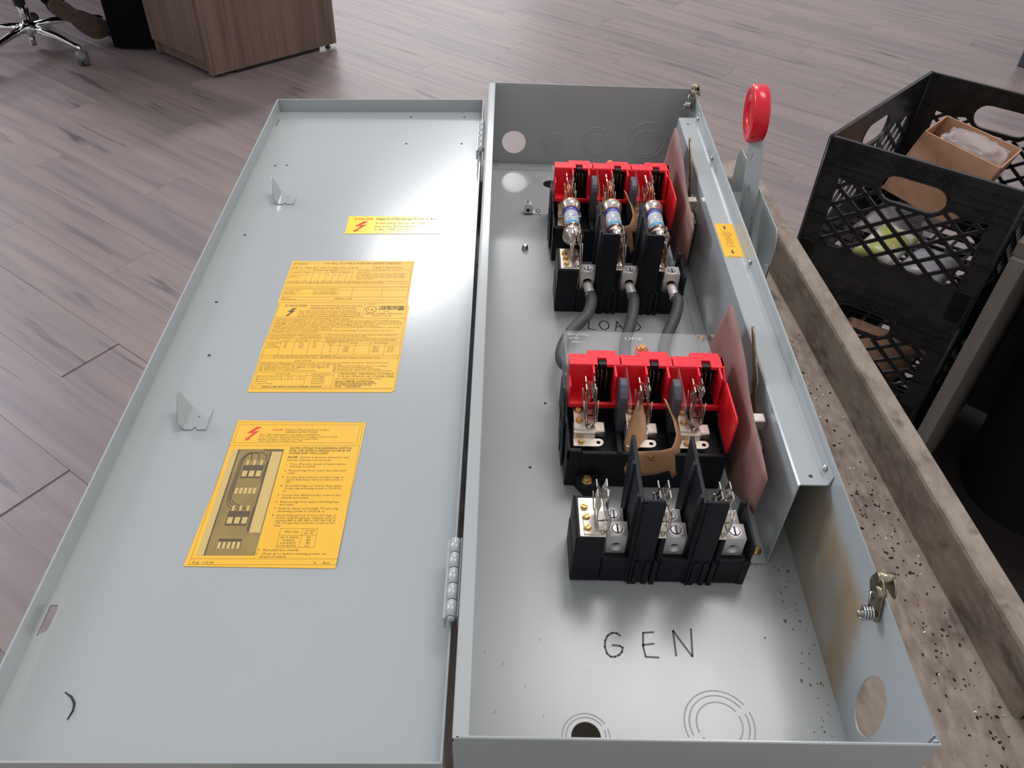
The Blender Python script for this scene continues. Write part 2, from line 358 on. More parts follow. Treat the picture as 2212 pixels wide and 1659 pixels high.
# ------------------------------------------------------------------ metal enclosure
EW, EL, ED, T = 0.300, 0.9583, 0.1283, 0.0014
enc = thing('switch_enclosure', 'long grey steel electrical enclosure lying open with its labelled door swung left', 'electrical enclosure', (0, 0, 0))
XY = I4
# back panel with cut-outs
holes = [circ(0.0967, 0.0575, 0.0115, 40, 0.0120), circ(0.0975, 0.8975, 0.0125), circ(0.0752, 0.4227, 0.0017, 12), circ(0.0573, 0.3298, 0.0017, 12)]
mb = MB(); add_plate(mb, [rect(0, 0, EW, EL)] + holes, 0.0028, Matrix.Translation((0, 0, -0.0014)))
bp = mb.obj('back_panel', 'paint_floor', enc)
def ring(mb, c, r, w, h, n=48, a0=0.0, a1=2 * math.pi, mtx=None):
    t = bmesh.new(); vs = []
    steps = max(8, int(n * (a1 - a0) / (2 * math.pi))); full = abs(a1 - a0 - 2 * math.pi) < 1e-6
    for k in range(steps + (0 if full else 1)):
        a = a0 + (a1 - a0) * k / steps; vs.append([t.verts.new((c[0] + (r + dr) * math.cos(a), c[1] + (r + dr) * math.sin(a), z)) for dr, z in ((-w, 0), (-w * .5, h * .6), (w * .5, h * .6), (w, 0))])
    m = len(vs)
    for k in range(m if full else m - 1):
        a, b = vs[k], vs[(k + 1) % m]
        for i in range(3): t.faces.new((a[i], a[i + 1], b[i + 1], b[i])).smooth = True
    mb.join(t, mtx)
def knock(parent, name, c, rs, mtx, h=0.0006, m='paint_floor'):
    mb = MB()
    for r in rs:
        for a in (0.5, 0.5 + math.pi): ring(mb, c, r, 0.0006, h, 48, a + 0.12, a + math.pi - 0.12, mtx)
    return mb.obj(name, m, parent)
knock(enc, 'knockout_ring', (0.0967, 0.0575), (0.0155, 0.0185), I4)
knock(enc, 'knockout_ring', (0.2020, 0.0690), (0.0180, 0.0235, 0.0275), I4)
knock(enc, 'knockout_ring', (0.0975, 0.8975), (0.0155, 0.0185), I4)
# far wall
fw = frame((0, EL, 0), (1, 0, 0), (0, 0, 1))
mb = MB(); add_plate(mb, [rect(0, -0.0028, EW, ED), circ(0.0395, 0.036, 0.0183)], T, fw); mb.obj('end_wall', 'paint', enc)
for c, rs in (((0.0992, 0.0365), (0.0085, 0.0155)), ((0.1663, 0.0415), (0.0150, 0.0225)), ((0.2440, 0.0460), (0.0195, 0.0290))):
    m2 = frame((0, EL - T / 2, 0), (1, 0, 0), (0, 0, 1))
    mb = MB()
    for i, r in enumerate(rs):
        for a in (0.9, 0.9 + math.pi): ring(mb, (c[0], c[1] - (0.004 if i == 0 else 0)), r, 0.0009, 0.0012, 48, a + .1, a + math.pi - .1, m2)
    mb.obj('knockout_ring', 'paint', enc)
mb = MB(); mb.box((0.002, 0.9377, 0), (EW - .002, EL - .001, 0.0009), 0.0003); mb.obj('wall_foot', 'paint', enc)
for z, y in ((0.006, EL - T), (0.0015, 0.949)):
    mb = MB(); mb.lathe((0.014, y, z), (0, -1, 0) if z > .002 else (0, 0, 1), [(0, .0014), (.0005, .0012), (.0008, .0005)], 10); mb.obj('weld_dimple', 'paint', enc)
# near wall
mb = MB(); add_plate(mb, [rect(0, -0.0028, EW, ED)], T, frame((0, 0, 0), (1, 0, 0), (0, 0, 1))); mb.obj('end_wall', 'paint', enc)
mb = MB(); mb.box((0.003, 0.0, ED - 0.0009), (EW, 0.0012, ED + 0.0002), 0.0002); mb.obj('wall_edge', 'paint', enc)
# right wall with the slotted opening near the camera end
def stained():
    m = mat('grey_enamel_stained', GREY, 0.3, spec=0.6, bump=(700, 0.05)); N = m.node_tree.nodes; L = m.node_tree.links; p = N['Principled BSDF']
    geo = N.new('ShaderNodeNewGeometry'); s = N.new('ShaderNodeSeparateXYZ'); L.new(geo.outputs['Position'], s.inputs[0])
    n = N.new('ShaderNodeTexNoise'); n.inputs['Scale'].default_value = 14; n.inputs['Detail'].default_value = 5
    mp = N.new('ShaderNodeMapping'); mp.inputs['Scale'].default_value = (1, 1.2, 0.5); L.new(geo.outputs['Position'], mp.inputs[0]); L.new(mp.outputs[0], n.inputs['Vector'])
    def math_(op, a, b):
        q = N.new('ShaderNodeMath'); q.operation = op
        for i, v in enumerate((a, b)):
            if isinstance(v, (int, float)): q.inputs[i].default_value = v
            else: L.new(v, q.inputs[i])
        return q.outputs[0]
    def sm(v, a, b):
        r = N.new('ShaderNodeMapRange'); r.interpolation_type = 'SMOOTHSTEP'; r.inputs[1].default_value = a; r.inputs[2].default_value = b; L.new(v, r.inputs[0]); return r.outputs[0]
    wob = math_('MULTIPLY', math_('SUBTRACT', n.outputs['Fac'], 0.5), 0.09)
    y = math_('ADD', s.outputs['Y'], wob); z = math_('ADD', s.outputs['Z'], wob)
    f = math_('MULTIPLY', math_('MULTIPLY', sm(y, 0.075, 0.13), sm(y, 0.30, 0.20)), sm(z, 0.112, 0.085))
    f = math_('MULTIPLY', f, sm(n.outputs['Fac'], 0.15, 0.65))
    mx = N.new('ShaderNodeMix'); mx.data_type = 'RGBA'; L.new(f, mx.inputs[0]); mx.inputs[6].default_value = (*GREY, 1); mx.inputs[7].default_value = (0.34, 0.215, 0.095, 1)
    L.new(mx.outputs[2], p.inputs['Base Color']); return m
M['stained'] = stained()
rw = frame((EW, 0, 0), (0, 1, 0), (0, 0, 1))
mb = MB(); add_plate(mb, [rect(0, -0.0028, EL, ED), circ(0.0595, 0.054, 0.0175, 48, 0.0315)], T, rw); mb.obj('side_wall', 'stained', enc)
mb = MB(); mb.box((EW - .002, 0.006, ED - 0.022), (EW - 0.0008, 0.0075, ED - 0.001), 0.0003, Matrix.Identity(4)); mb.box((EW - .0035, 0.002, ED - 0.020), (EW - 0.0008, 0.0035, ED)); mb.obj('corner_tab', 'paint', enc)
# left wall with returned flange
mb = MB(); add_plate(mb, [rect(0, -0.0028, EL, ED - 0.002)], T, frame((0, 0, 0), (0, 1, 0), (0, 0, 1))); mb.obj('side_wall', 'paint', enc)
mb = MB()
pr = [(-0.0007, ED - 0.006), (-0.0009, ED - 0.002), (-0.0002, ED - 0.0004), (0.0018, ED), (0.0092, ED), (0.0098, ED - .0008), (0.0096, ED - 0.003), (0.0086, ED - .003), (0.0086, ED - .0014), (0.0020, ED - .0014), (0.0007, ED - .0025), (0.0007, ED - .006)]
mb.prism([(x, 0.0, z) for x, z in pr], [(x, EL, z) for x, z in pr]); mb.obj('rim_flange', 'paint', enc)
# hinges
def hinge(y0, y1, n):
    h = MB(); step = (y1 - y0) / n
    for k in range(n):
        a = y0 + k * step + 0.0003; b = y0 + (k + 1) * step - 0.0003
        h.lathe((-0.0068, a, 0.1125), (0, 1, 0), [(0, .0034), (.0004, .0039), (b - a - .0004, .0039), (b - a, .0034)], 20)
    h.lathe((-0.0068, y0 - 0.0022, 0.1125), (0, 1, 0), [(0, .0012), (.0006, .0026), (.0022, .0030)], 16)
    o = h.obj('hinge_barrel', 'paint', enc)
    l = MB(); l.box((-0.0028, y0, 0.098), (-0.0018, y1, 0.1155), 0.0003); l.box((-0.0128, y0, 0.099), (-0.0105, y1, 0.112), 0.0004); l.obj('hinge_leaf', 'paint', enc)
hinge(0.0905, 0.1575, 5); hinge(0.780, 0.8625, 5)

# door: a shallow pan lying inner face up, tipped slightly down to the left
th = R(-1.87)
door_m = Matrix.Translation((-0.007, 0, 0.105)) @ Matrix.Rotation(th, 4, 'Y')
DZ = -0.0185; DW, DY0, DY1 = 0.305, -0.0065, 0.9525
mb = MB()
slot = [(-0.3018, 0.1165), (-0.2958, 0.1165), (-0.2950, 0.1120), (-0.2950, 0.0975), (-0.2962, 0.0945), (-0.2990, 0.0925), (-0.3018, 0.0905)]
mb.join(plate_bm([rect(-DW, DY0, 0, DY1), slot, rect(-0.3018, 0.903, -0.2990, 0.925)], 0.0014, Matrix.Translation((0, 0, DZ - .0007))))
# flanges with tiny rounded tops
def wall(mb, a, b, th_=0.0015, h=-DZ):
    ax, ay = a; bx, by = b; d = Vector((bx - ax, by - ay, 0)).normalized(); n = Vector((-d.y, d.x, 0)) * th_
    p = [Vector((ax, ay, DZ - .001)), Vector((bx, by, DZ - .001)), Vector((bx, by, DZ - .001)) + n, Vector((ax, ay, DZ - .001)) + n]
    mb.prism(p, [v + Vector((0, 0, h + .001)) for v in p])
wall(mb, (-DW, DY1), (-DW, DY0)); wall(mb, (-DW, DY0), (-0.001, DY0)); wall(mb, (0, DY1), (-DW, DY1))
# hinge side flange: bows slightly, notched at hinges
pts = [(0.0, DY0), (0.0006, 0.20), (0.0012, 0.45), (0.0004, 0.70), (0, DY1)]
for a, b in zip(pts, pts[1:]): wall(mb, a, b)
door = mb.obj('door', 'paint', enc, mtx=door_m)
# door fittings
def bracket(name, x, y):
    b = MB(); w = 0.021
    out = [(0, 0), (0.008, 0), (0.0088, 0.0028), (0.0112, 0.0028), (0.012, 0), (0.0205, 0), (0.0200, 0.027), (0, 0.030)]
    add_plate(b, [out, circ(0.010, 0.016, 0.0009, 10)], 0.0012, frame((x, y, DZ + 0.0006), (1, 0, 0), (0, 1, 0)))
    out2 = [(0, 0), (0.027, 0), (0.0290, 0.008), (0.0285, 0.018), (0.026, 0.021), (0.022, 0.018), (0, 0.005)]
    # upright ear leaning left
    e2 = Vector((-0.34, 0, 0.94)); add_plate(b, [[(0, 0), (0.010, 0), (0.029, 0.0), (0.0300, 0.020), (0.0275, 0.0245), (0.024, 0.021), (0.0, 0.009)]], 0.0012, frame((x, y, DZ + 0.0006), (0, 1, 0), e2))
    b.box((x - .0007, y, DZ), (x + .0009, y + .0295, DZ + .0018), 0.0005)
    return b.obj(name, 'paint', enc, mtx=door_m)
bracket('door_bracket', -0.2528, 0.6865); bracket('door_bracket', -0.2553, 0.2965)
for x, y in ((-0.2758, 0.4867), (-0.2601, 0.3998), (-0.2768, 0.6175), (-0.2764, 0.7865), (-0.2611, 0.7877), (-0.1064, 0.8494), (-0.0288, 0.8493), (-0.1076, 0.9321), (-0.0286, 0.9320)):
    b = MB(); b.lathe((x, y, DZ), (0, 0, 1), [(0, .0018), (.0003, .0016), (.0005, .0004)], 12); b.obj('rivet', 'darkgrey', enc, mtx=door_m)
b = MB(); b.tube([(-0.2634, 0.0485, DZ + .0004), (-0.2575, 0.0450, DZ + .0005), (-0.2538, 0.0405, DZ + .0005), (-0.2528, 0.0355, DZ + .0005), (-0.2542, 0.0292, DZ + .0004)], [.0003, .0007, .0008, .0007, .0003], 8)
b.obj('vent_slit', 'dark', enc, mtx=door_m)

# ---------------- labels on the door
def sheet_flat(mb, loop, z, th=0.0002):
    mb.join(plate_bm([loop], th, Matrix.Translation((0, 0, z))))
def T_(mb, s, x, y, size, width=None, align='LEFT', z=0.0, mi=1, shear=0.0, bold=0.0):
    mb.mi = mi; t = text_bm(s, x, y, size, width, align, shear, bold)
    for v in t.verts: v.co.z = z
    mb.join(t)
def lines(mb, segs, w, z, mi=1):
    mb.mi = mi
    for (x0, y0, x1, y1) in segs:
        d = Vector((x1 - x0, y1 - y0, 0)); n = Vector((-d.y, d.x, 0)).normalized() * w / 2
        vs = [mb.bm.verts.new(Vector((x, y, z)) + s_ * n) for x, y, s_ in ((x0, y0, -1), (x1, y1, -1), (x1, y1, 1), (x0, y0, 1))]
        mb.bm.faces.new(vs).material_index = mi
def boxl(x0, y0, x1, y1): return [(x0, y0, x1, y0), (x1, y0, x1, y1), (x1, y1, x0, y1), (x0, y1, x0, y0)]
def bolt(mb, x, y, s, mi, z):
    p = [(0.55, 1.0), (0.0, 0.48), (0.42, 0.50), (0.12, 0.10), (0.0, 0.16), (0.05, -0.12), (0.42, 0.06), (0.26, 0.08), (0.85, 0.66), (0.42, 0.62), (0.95, 1.0)]
    mb.mi = mi; mb.join(plate_bm([[(x + a * s * .8, y + b * s) for a, b in p]], 0.00002, Matrix.Translation((0, 0, z))))
Z0 = DZ + 0.0003; Z1 = Z0 + 0.00016
# A: small danger label
mb = MB(); mb.mi = 0
x0, x1, y0, y1 = -0.1578, -0.0440, 0.6200, 0.6594
sheet_flat(mb, rect(x0, y0, x1, y1), Z0)
T_(mb, 'DANGER:', x0 + .0075, y1 - .0085, .0062, .0235, z=Z1, mi=2, bold=.0001)
T_(mb, 'Hazard of Electrical Shock or Burn', x0 + .034, y1 - .0085, .0062, .0765, z=Z1, bold=.0001)
for i, s in enumerate(('Some parts are electrically', 'live even if the switch is', 'in the "OFF" position.')):
    T_(mb, s, x0 + .034, y1 - .0185 - i * .0068, .0066, (.060, .056, .047)[i], z=Z1)
bolt(mb, x0 + .0095, y0 + .006, .021, 2, Z1)
mb.obj('danger_label', ['lemon', 'ink', 'inkred'], enc, mtx=door_m)['label'] = 'small bright yellow danger sticker with red lightning bolt'
# B: large data label
mb = MB(); mb.mi = 0
bx0, bx1, by0, by1 = -0.2090, -0.0692, 0.3462, 0.5632
out = [(bx0, by0), (bx1 - .003, by0), (bx1, by0 + .003), (bx1 + .0008, 0.42), (bx1 + .0016, 0.4815), (bx1 - .0006, 0.4820), (bx1, by1), (bx0, by1), (bx0 - .0003, 0.4850), (bx0 + .0012, 0.4832), (bx0 + .0006, 0.43), (bx0 - .0006, 0.41), (bx0 + .0006, 0.385)]
sheet_flat(mb, out, Z0)
def Y(v):
    ks = [(0, 0), (.1055, .1045), (.1345, .1303), (.1755, .1635), (.1815, .1685), (.186, .1735), (.207, .1893), (.3, .2823)]
    for (a, b), (c, d) in zip(ks, ks[1:]):
        if v <= c: return by1 - (b + (d - b) * (v - a) / (c - a))
L_ = lambda s, x, v, size, w=None, **k: T_(mb, s, bx0 + x, Y(v), size, w, z=Z1, **k)
L_('D323C', .0035, .0078, .0062, .0155); L_('100 Amp. DOUBLE THROW SAFETY SWITCH', .038, .0068, .0045, .086)
L_('240 V. Max AC, 250 V. Max DC, 3 Pole', .0035, .0148, .0042, .074); L_('Type 1 Enclosure', .094, .0142, .0042, .033)
seg = boxl(bx0 + .002, Y(.0745), bx1 - .002, Y(.0035))
seg += [(bx0 + .002, Y(.0165), bx1 - .002, Y(.0165)), (bx0 + .002, Y(.044), bx1 - .002, Y(.044)), (bx0 + .002, Y(.049), bx1 - .002, Y(.049)), (bx0 + .002, Y(.0515), bx1 - .002, Y(.0515)), (bx0 + .002, Y(.062), bx0 + .062, Y(.062)), (bx0 + .002, Y(.0685), bx1 - .002, Y(.0685)), (bx0 + .062, Y(.0555), bx1 - .002, Y(.0555)),
        (bx0 + .009, Y(.0195), bx0 + .072, Y(.0195)), (bx0 + .002, Y(.0235), bx0 + .072, Y(.0235)), (bx0 + .072, Y(.0165), bx0 + .072, Y(.044))]
seg += [(bx0 + .013 + i * .0075, Y(.0195 if i % 2 == 0 else .0235), bx0 + .013 + i * .0075, Y(.044)) for i in range(8)]
seg += [(bx0 + x, Y(.0515), bx0 + x, Y(.0685)) for x in (.062, .077, .109)]
L_('Horsepower Ratings', .028, .0191, .0027, .026)
for i, s in enumerate(('Volts', '3 Phase', '1 Phase', 'DC')): L_(s, (.0035, .016, .047, .061)[i], .0228, .0028, .0075)
for i, s in enumerate(('240 AC', '250 DC')): L_(s, .0035, .029 + i * .0032, .0027, .008)
for i, s in enumerate(('7.5', '15', '', '', '15', '30', '20')): 
    if s: L_(s, .0145 + i * .0075, .0288, .0027)
for i, s in enumerate(('Use of fuse switching bases for AC and', 'of those DC.', 'The starting current of motors of more than', 'the standard horsepower ratings may require', 'the use of fuses with appropriate time delay', 'characteristics.')):
    L_(s, .0775, .0195 + i * .0032, .0028, (.048, .014, .054, .054, .054, .020)[i])
L_('Suitable for Use as Service Equipment when neutral/ground lug kit is installed. When used as a', .003, .0408, .0029, .132); L_('service the following ratings also apply: 120/240 V. AC, 120/240 V. DC, 3 wire S/N.', .003, .0432, .0026, .106)
L_('The following replacement parts are available:', .003, .0545, .0027, .058)
for i, (s, q) in enumerate((('Switching Base', '(Two Used) 52-1754-21'), ('Fuse Base', '(Two Used) 52-1754-30'), ('Line Shield', '(Two Used) 52-1754-36'))): L_(s, .003, .0577 + i * .0032, .0028); L_(q, .034, .0577 + i * .0032, .0028, .026)
L_('8/79-01', .003, .0712, .0026); L_('80-12668-008', .003, .0738, .0026); L_('Made in U.S.A.', .060, .0725, .0030, .019, bold=.00005)
seg += boxl(bx0 + .002, by0 + .0045, bx1 - .001, Y(.0785))
seg += [(bx0 + .094, Y(.0785), bx0 + .094, Y(.1055)), (bx0 + .002, Y(.1035), bx0 + .094, Y(.1035)), (bx0 + .002, Y(.1055), bx1 - .001, Y(.1055))]
L_('DANGER:', .009, .0858, .0052, .0245); L_('HAZARD OF ELECTRICAL SHOCK OR BURN', .036, .0855, .0032, .055)
L_('WARNING INSTRUCTIONS', .036, .0902, .0042, .049)
for i, s in enumerate(('Turn OFF switch before removing or installing fuse.', 'Turn OFF power ahead of switch before doing any', 'work on switch. Replace all parts, install line shield', 'on switch base. Close cover before turning power ON.')): L_(s, .025, .0940 + i * .0030, .0031, (.062, .066, .066, .067)[i])
bolt(mb, bx0 + .013, Y(.101), .0125, 1, Z1)
mb.mi = 1; ring(mb, (bx0 + .1015, Y(.0905)), .0055, .0003, .00002, 32, mtx=Matrix.Translation((0, 0, Z1))); L_('UL', .0985, .0925, .0052, .0062)
L_('F-52391M', .097, .0815, .0022); L_('UNDERWRITERS', .110, .0873, .0038, .0268, bold=.00018); L_('LABORATORIES', .110, .0908, .0038, .0268, bold=.00018); L_('INC.®', .131, .0922, .0018, bold=.0001); L_('LISTED', .116, .0945, .0018)
L_('ENCLOSED SWITCH', .097, .0993, .0038, .0385); L_('ISSUE NO. AL-42', .104, .1025, .0026, .020)
for i, s in enumerate(('Continuous loading not to exceed 80% of the rating.', 'This switch is suitable for use on a circuit capable of delivering not more than 100,000 RMS symmet-', 'rical amperes, 240V maximum, when Class R or J fuses are used. Fuse kit CR82363 is required for R fuses.', 'DANGER: Unless Class R or J fuses are used this switch may present a risk of fire and personal injury if',
     'installed on circuits capable of delivering more than 10,000 RMS symmetrical amperes.', 'When used with Class K or H fuses, suitable for use on a circuit capable of delivering not more than', '10,000 RMS symmetrical amperes, 250V maximum.', 'Experience has shown that renewable fuses can cause overheating problems and thus the use of', 'renewable fuses is not recommended.')):
    L_(s, .0035, .1085 + i * .0030, .0030, (.078, .131, .133, .133, .110, .132, .062, .126, .048)[i])
yy = .1345
seg += [(bx0 + .002, Y(yy), bx1 - .001, Y(yy)), (bx0 + .0605, Y(yy), bx0 + .0605, Y(.1755)), (bx0 + .002, Y(.139), bx0 + .0605, Y(.139)), (bx0 + .002, Y(.143), bx0 + .0605, Y(.143)), (bx0 + .002, Y(.150), bx1 - .001, Y(.150)), (bx0 + .0605, Y(.143), bx1 - .001, Y(.143)), (bx0 + .077, Y(.1535), bx1 - .001, Y(.1535)), (bx0 + .0605, Y(.157), bx1 - .001, Y(.157)), (bx0 + .002, Y(.1755), bx1 - .001, Y(.1755)), (bx0 + .002, Y(.178), bx1 - .001, Y(.178)), (bx0 + .002, Y(.1815), bx1 - .001, Y(.1815))]
seg += [(bx0 + x, Y(.143), bx0 + x, Y(.1755)) for x in (.017, .031, .046)] + [(bx0 + x, Y(.150), bx0 + x, Y(.1755)) for x in (.077, .108)] + [(bx0 + x, Y(.1535), bx0 + x, Y(.1755)) for x in (.093, .123)]
L_('TORQUE WIRE PRESSURE SCREWS AS FOLLOWS', .003, .138, .0027, .052); L_('Slotted Head Screws', .005, .142, .0026, .024); L_('Socket Head Screws', .035, .142, .0026, .022)
for s, x in (('Wire Size', .004), ('Torque', .019), ('Socket Size', .032), ('Torque', .049)): L_(s, x, .1462, .0027)
for s, x in (('', .004), ('Lb.-In.', .019), ('Across Flats', .0315), ('Lb.-In.', .049)):
    if s: L_(s, x, .1492, .0025)
for i in range(4):
    L_(('14-10 AWG', '8 AWG', '6-4 AWG', '3-1/0 AWG')[i], .004, .1535 + i * .003, .0027); L_(('35', '40', '45', '50')[i], .021, .1535 + i * .003, .0027); L_(('1/8', '5/32', '3/16', '7/32')[i], .036, .1535 + i * .003, .0027); L_(('40', '100', '120', '150')[i], .050, .1535 + i * .003, .0027)
for i, s in enumerate(('The following crimp type lugs may be field installed in', 'place of line and load terminals:')): L_(s, .062, .138 + i * .0033, .0028, (.072, .042)[i])
for i, s in enumerate(('Remove clear plastic line shield and red plastic arc', 'shield before installing lugs and replace both after', 'lugs are installed.')): L_(s, .062, .1458 + i * .0024, .0025, (.072, .072, .024)[i])
L_('Lug Wire', .063, .1535, .0026); L_('Size', .066, .1565, .0026); L_('Burndy', .088, .153, .0024); L_('Thomas-Betts', .112, .153, .0024)
for i in range(4):
    L_(('4', '2', '1', '1/0')[i], .068, .161 + i * .003, .0026); L_('YA4' + 'CL2R'[i], .081, .161 + i * .003, .0026); L_('5420' + '4689'[i], .111, .161 + i * .003, .0026); L_('6010' + '2479'[i], .126, .161 + i * .003, .0026)
L_('Torque all lug mounting screws to 24 lb.-in.', .014, .1775, .0024, .062); L_('Do crimp approved lugs crimp type - #8 AWG. Suitable for Copper conductors only.', .014, .181, .0027, .106)
L_('CAUTION', .036, .186, .0036, .0165)
for i, s in enumerate(('Information regarding performance under unusual service conditions should be obtained from the', 'manufacturer. Examples of unusual service conditions are:', '(1) Temperatures below -30 degrees C (-22 degrees F)', '(2) Temperatures above +40 degrees C (122 degrees F)', '(3) Altitudes over 6600 feet', '(4) Corrosive or explosive environments')):
    L_(s, .0035, .189 + i * .0031, .0029, (.126, .080, .068, .068, .038, .056)[i])
for i, s in enumerate(('(5) Abnormal vibration, shock, or tilting', '(6) Unusual operating duties', '(7) Frequencies other than 60 Hertz', '(8) Mounting the switch in a non-vertical position')): L_(s, .076, .1952 + i * .0031, .0029, (.052, .038, .046, .058)[i])
seg += [(bx0 + .002, Y(.207), bx1 - .001, Y(.207))]
Q = lambda v: v + .0177       # rows of the last block
seg += [(bx0 + .002, Y(Q(.1935)), bx0 + .0785, Y(Q(.1935))), (bx0 + .002, Y(Q(.2085)), bx0 + .0785, Y(Q(.2085))), (bx0 + .002, Y(Q(.2113)), bx1 - .003, Y(Q(.2113))), (bx0 + .0785, Y(.207), bx0 + .0785, Y(Q(.2113))), (bx0 + .0515, Y(.207), bx0 + .0515, Y(Q(.2085)))]
L_('ACCESSORIES', .021, Q(.1925), .0026, .015); L_('Catalog Number', .056, Q(.1925), .0026, .019)
for i, (s_, q_) in enumerate((('Electrical Interlock, 1 N.O., 1 N.C.', 'DS200EK1'), ('Electrical Interlock, 2 N.O., 2 N.C.', 'DS200EK2'), ('Neutral', 'DT100NK'), ('Control Pole', '9999TC1'))):
    L_(s_, .004, Q(.1965 + i * .0032), .0029, (.047, .047, .010, .017)[i]); L_(q_, .058, Q(.1965 + i * .0032), .0029, .0125)
L_('STANDARD TERMINALS SUITABLE', .082, Q(.1925), .0038, .054); L_('FOR ALUMINUM OR COPPER WIRE', .083, Q(.1962), .0038, .054)
for i, s_ in enumerate(('This switch may be wired with either', '60 or 75 degree C conductors.', 'MANUAL OPERATED SWITCH SUITABLE', 'FOR USE IN ACCORDANCE WITH ARTICLE', '702 OF THE NATIONAL ELECTRICAL', 'CODE.      ANSI/NFPA70.')):
    L_(s_, .081, Q(.1988 + i * .0023), .0027, (.044, .036, .038, .040, .036, .026)[i], bold=(0, 0, .00006, .00006, .00006, .00006)[i])
L_('INSTALL PER INSTRUCTIONS SUPPLIED WITH KIT', .012, Q(.2106), .0026, .057, bold=.00005)
lines(mb, seg, .00022, Z1)
mb.obj('data_label', ['yellow', 'ink', 'inkred'], enc, mtx=door_m)['label'] = 'large amber data sticker of fine print in two panels'
# C: rewiring instructions with a printed picture
mb = MB(); mb.mi = 0
cx0, cx1, cy0, cy1 = -0.2105, -0.0925, 0.1496, 0.3075
sheet_flat(mb, [(cx0 - .0018, cy0 + .001), (cx1 - .0015, cy0 - .001), (cx1 + .0018, cy1 - .0012), (cx0 + .0016, cy1 + .0012), (cx0 + .0022, .235), (cx0 + .0006, .205)], Z0)
C_ = lambda s, x, v, size, w=None, **k: T_(mb, s, cx0 + x, cy1 - v, size, w, z=Z1, **k)
seg = boxl(cx0 + .002, cy0 + .0025, cx1 - .0005, cy1 - .0015) + boxl(cx0 + .0045, cy1 - .0268, cx1 - .003, cy1 - .0045)
seg += [(cx0 + .002, cy1 - .0300, cx1 - .0005, cy1 - .0300), (cx0 + .002, cy1 - .1500, cx1 - .0005, cy1 - .1500)]
bolt(mb, cx0 + .014, cy1 - .0225, .0155, 2, Z1)
C_('DANGER', .0365, .0118, .0032, .0095, mi=2, bold=.00006); C_('/Hazard of Electrical Shock or Burn', .0475, .0118, .0032, .0400)
C_('WARNING INSTRUCTIONS', .0480, .0148, .0032, .0290)
for i, s_ in enumerate(('Turn OFF switch before removing or installing fuse.', 'Turn OFF power ahead of switch before doing any work on switch.', 'Replace all parts, install line shield on switch base.', 'Close cover before turning power ON.')):
    C_(s_, .0258, .0177 + i * .0026, .0030, (.0550, .0710, .0540, .0400)[i])
tx = .0565
def P_(s_, x, v, w, size=.0032, **k): C_(s_, x, v, size, w, **k)
P_('INSTRUCTIONS FOR REWIRING SWITCH', tx, .0342, .0545, shear=.25, bold=.00006); P_('FOR USE WITH A SINGLE SOURCE OF', tx, .0372, .0545, shear=.25, bold=.00006); P_('POWER AND TWO LOADS.', tx, .0402, .0350, shear=.25, bold=.00006)
P_('NOTE:', tx, .0450, .0090, shear=.25, bold=.0001); P_('Switch is factory wired for two', tx + .0108, .0450, .0437, shear=.25); P_('sources of power and one load.', tx, .0482, .0385, shear=.25)
rows_ = [('1.  Turn off power ahead of switch before', 0.001, .0528, .0525), ('working on switch.', .005, .0556, .0225), ('2.  Remove lugs from lower fuse base and', .001, .0602, .0530), ('retain.', .005, .0630, .0065),
 ('3.  Loosen wire pressure screws in lugs on', .001, .0676, .0530), ('upper fuse base, remove wires and re-', .005, .0704, .0490), ('tain.', .005, .0730, .0045), ('4.  Reinstall lugs on lower fuse base.', .001, .0772, .0530), ('Torque lug mounting screws to 20-25 lb.-', .005, .0800, .0490), ('in.', .005, .0826, .0025),
 ('5.  Loosen line shield screws, remove line', .001, .0872, .0530), ('shields and retain.', .005, .0900, .0230), ('6.  Remove lugs from upper switching base', .001, .0944, .0530), ('and retain.', .005, .0972, .0120), ('7.  Reform wires and install. Torque lug', .001, .1014, .0530), ('mounting screws to 20-25 lb. in.', .005, .1042, .0390),
 ('8.  Insert stripped end of wires into lugs on', .001, .1084, .0530), ('lower switching base making sure to', .005, .1110, .0490), ('connect AØ to AØ, BØ to BØ, and CØ to', .005, .1136, .0490), ('CØ. Torque wire pressure screws as fol-', .005, .1162, .0490), ('lows:', .005, .1188, .0055)]
for s_, dx, v, w in rows_: P_(s_, tx - .001 + dx, v, w, .0031)
tb = (tx + .010, tx + .040)
seg += boxl(cx0 + tb[0], cy1 - .1392, cx0 + tb[1], cy1 - .1208) + [(cx0 + tb[0], cy1 - .1275, cx0 + tb[1], cy1 - .1275), (cx0 + tb[0] + .018, cy1 - .1392, cx0 + tb[0] + .018, cy1 - .1208)]
P_('Wire Size', tb[0] + .0035, .1250, .0118); P_('Torque', tb[0] + .020, .1236, .0082); P_('Lb.-In.', tb[0] + .020, .1263, .0076)
for i in range(4): P_(('14-10 AWG', '8 AWG', '6-4 AWG', '3-1/0 AWG')[i], tb[0] + (.0015, .004, .0025, .0005)[i], .1305 + i * .0027, (.0142, .0090, .0118, .0145)[i], .0029); P_(('35', '40', '45', '50')[i], tb[0] + .0225, .1305 + i * .0027, .0035, .0029)
P_('9.  Reinstall line shields.', tx - .004, .1428, .0330, .0032); P_('10.  Close door before turning power on', tx - .0055, .1462, .0560, .0032); P_('ahead of switch.', tx - .0010, .1490, .0215, .0032)
P_('Pub. 19238', .0045, .1548, .0160, .0034); P_('G', .0985, .1548, None, .0032); P_('Rev.', .1062, .1548, .0062, .0034)
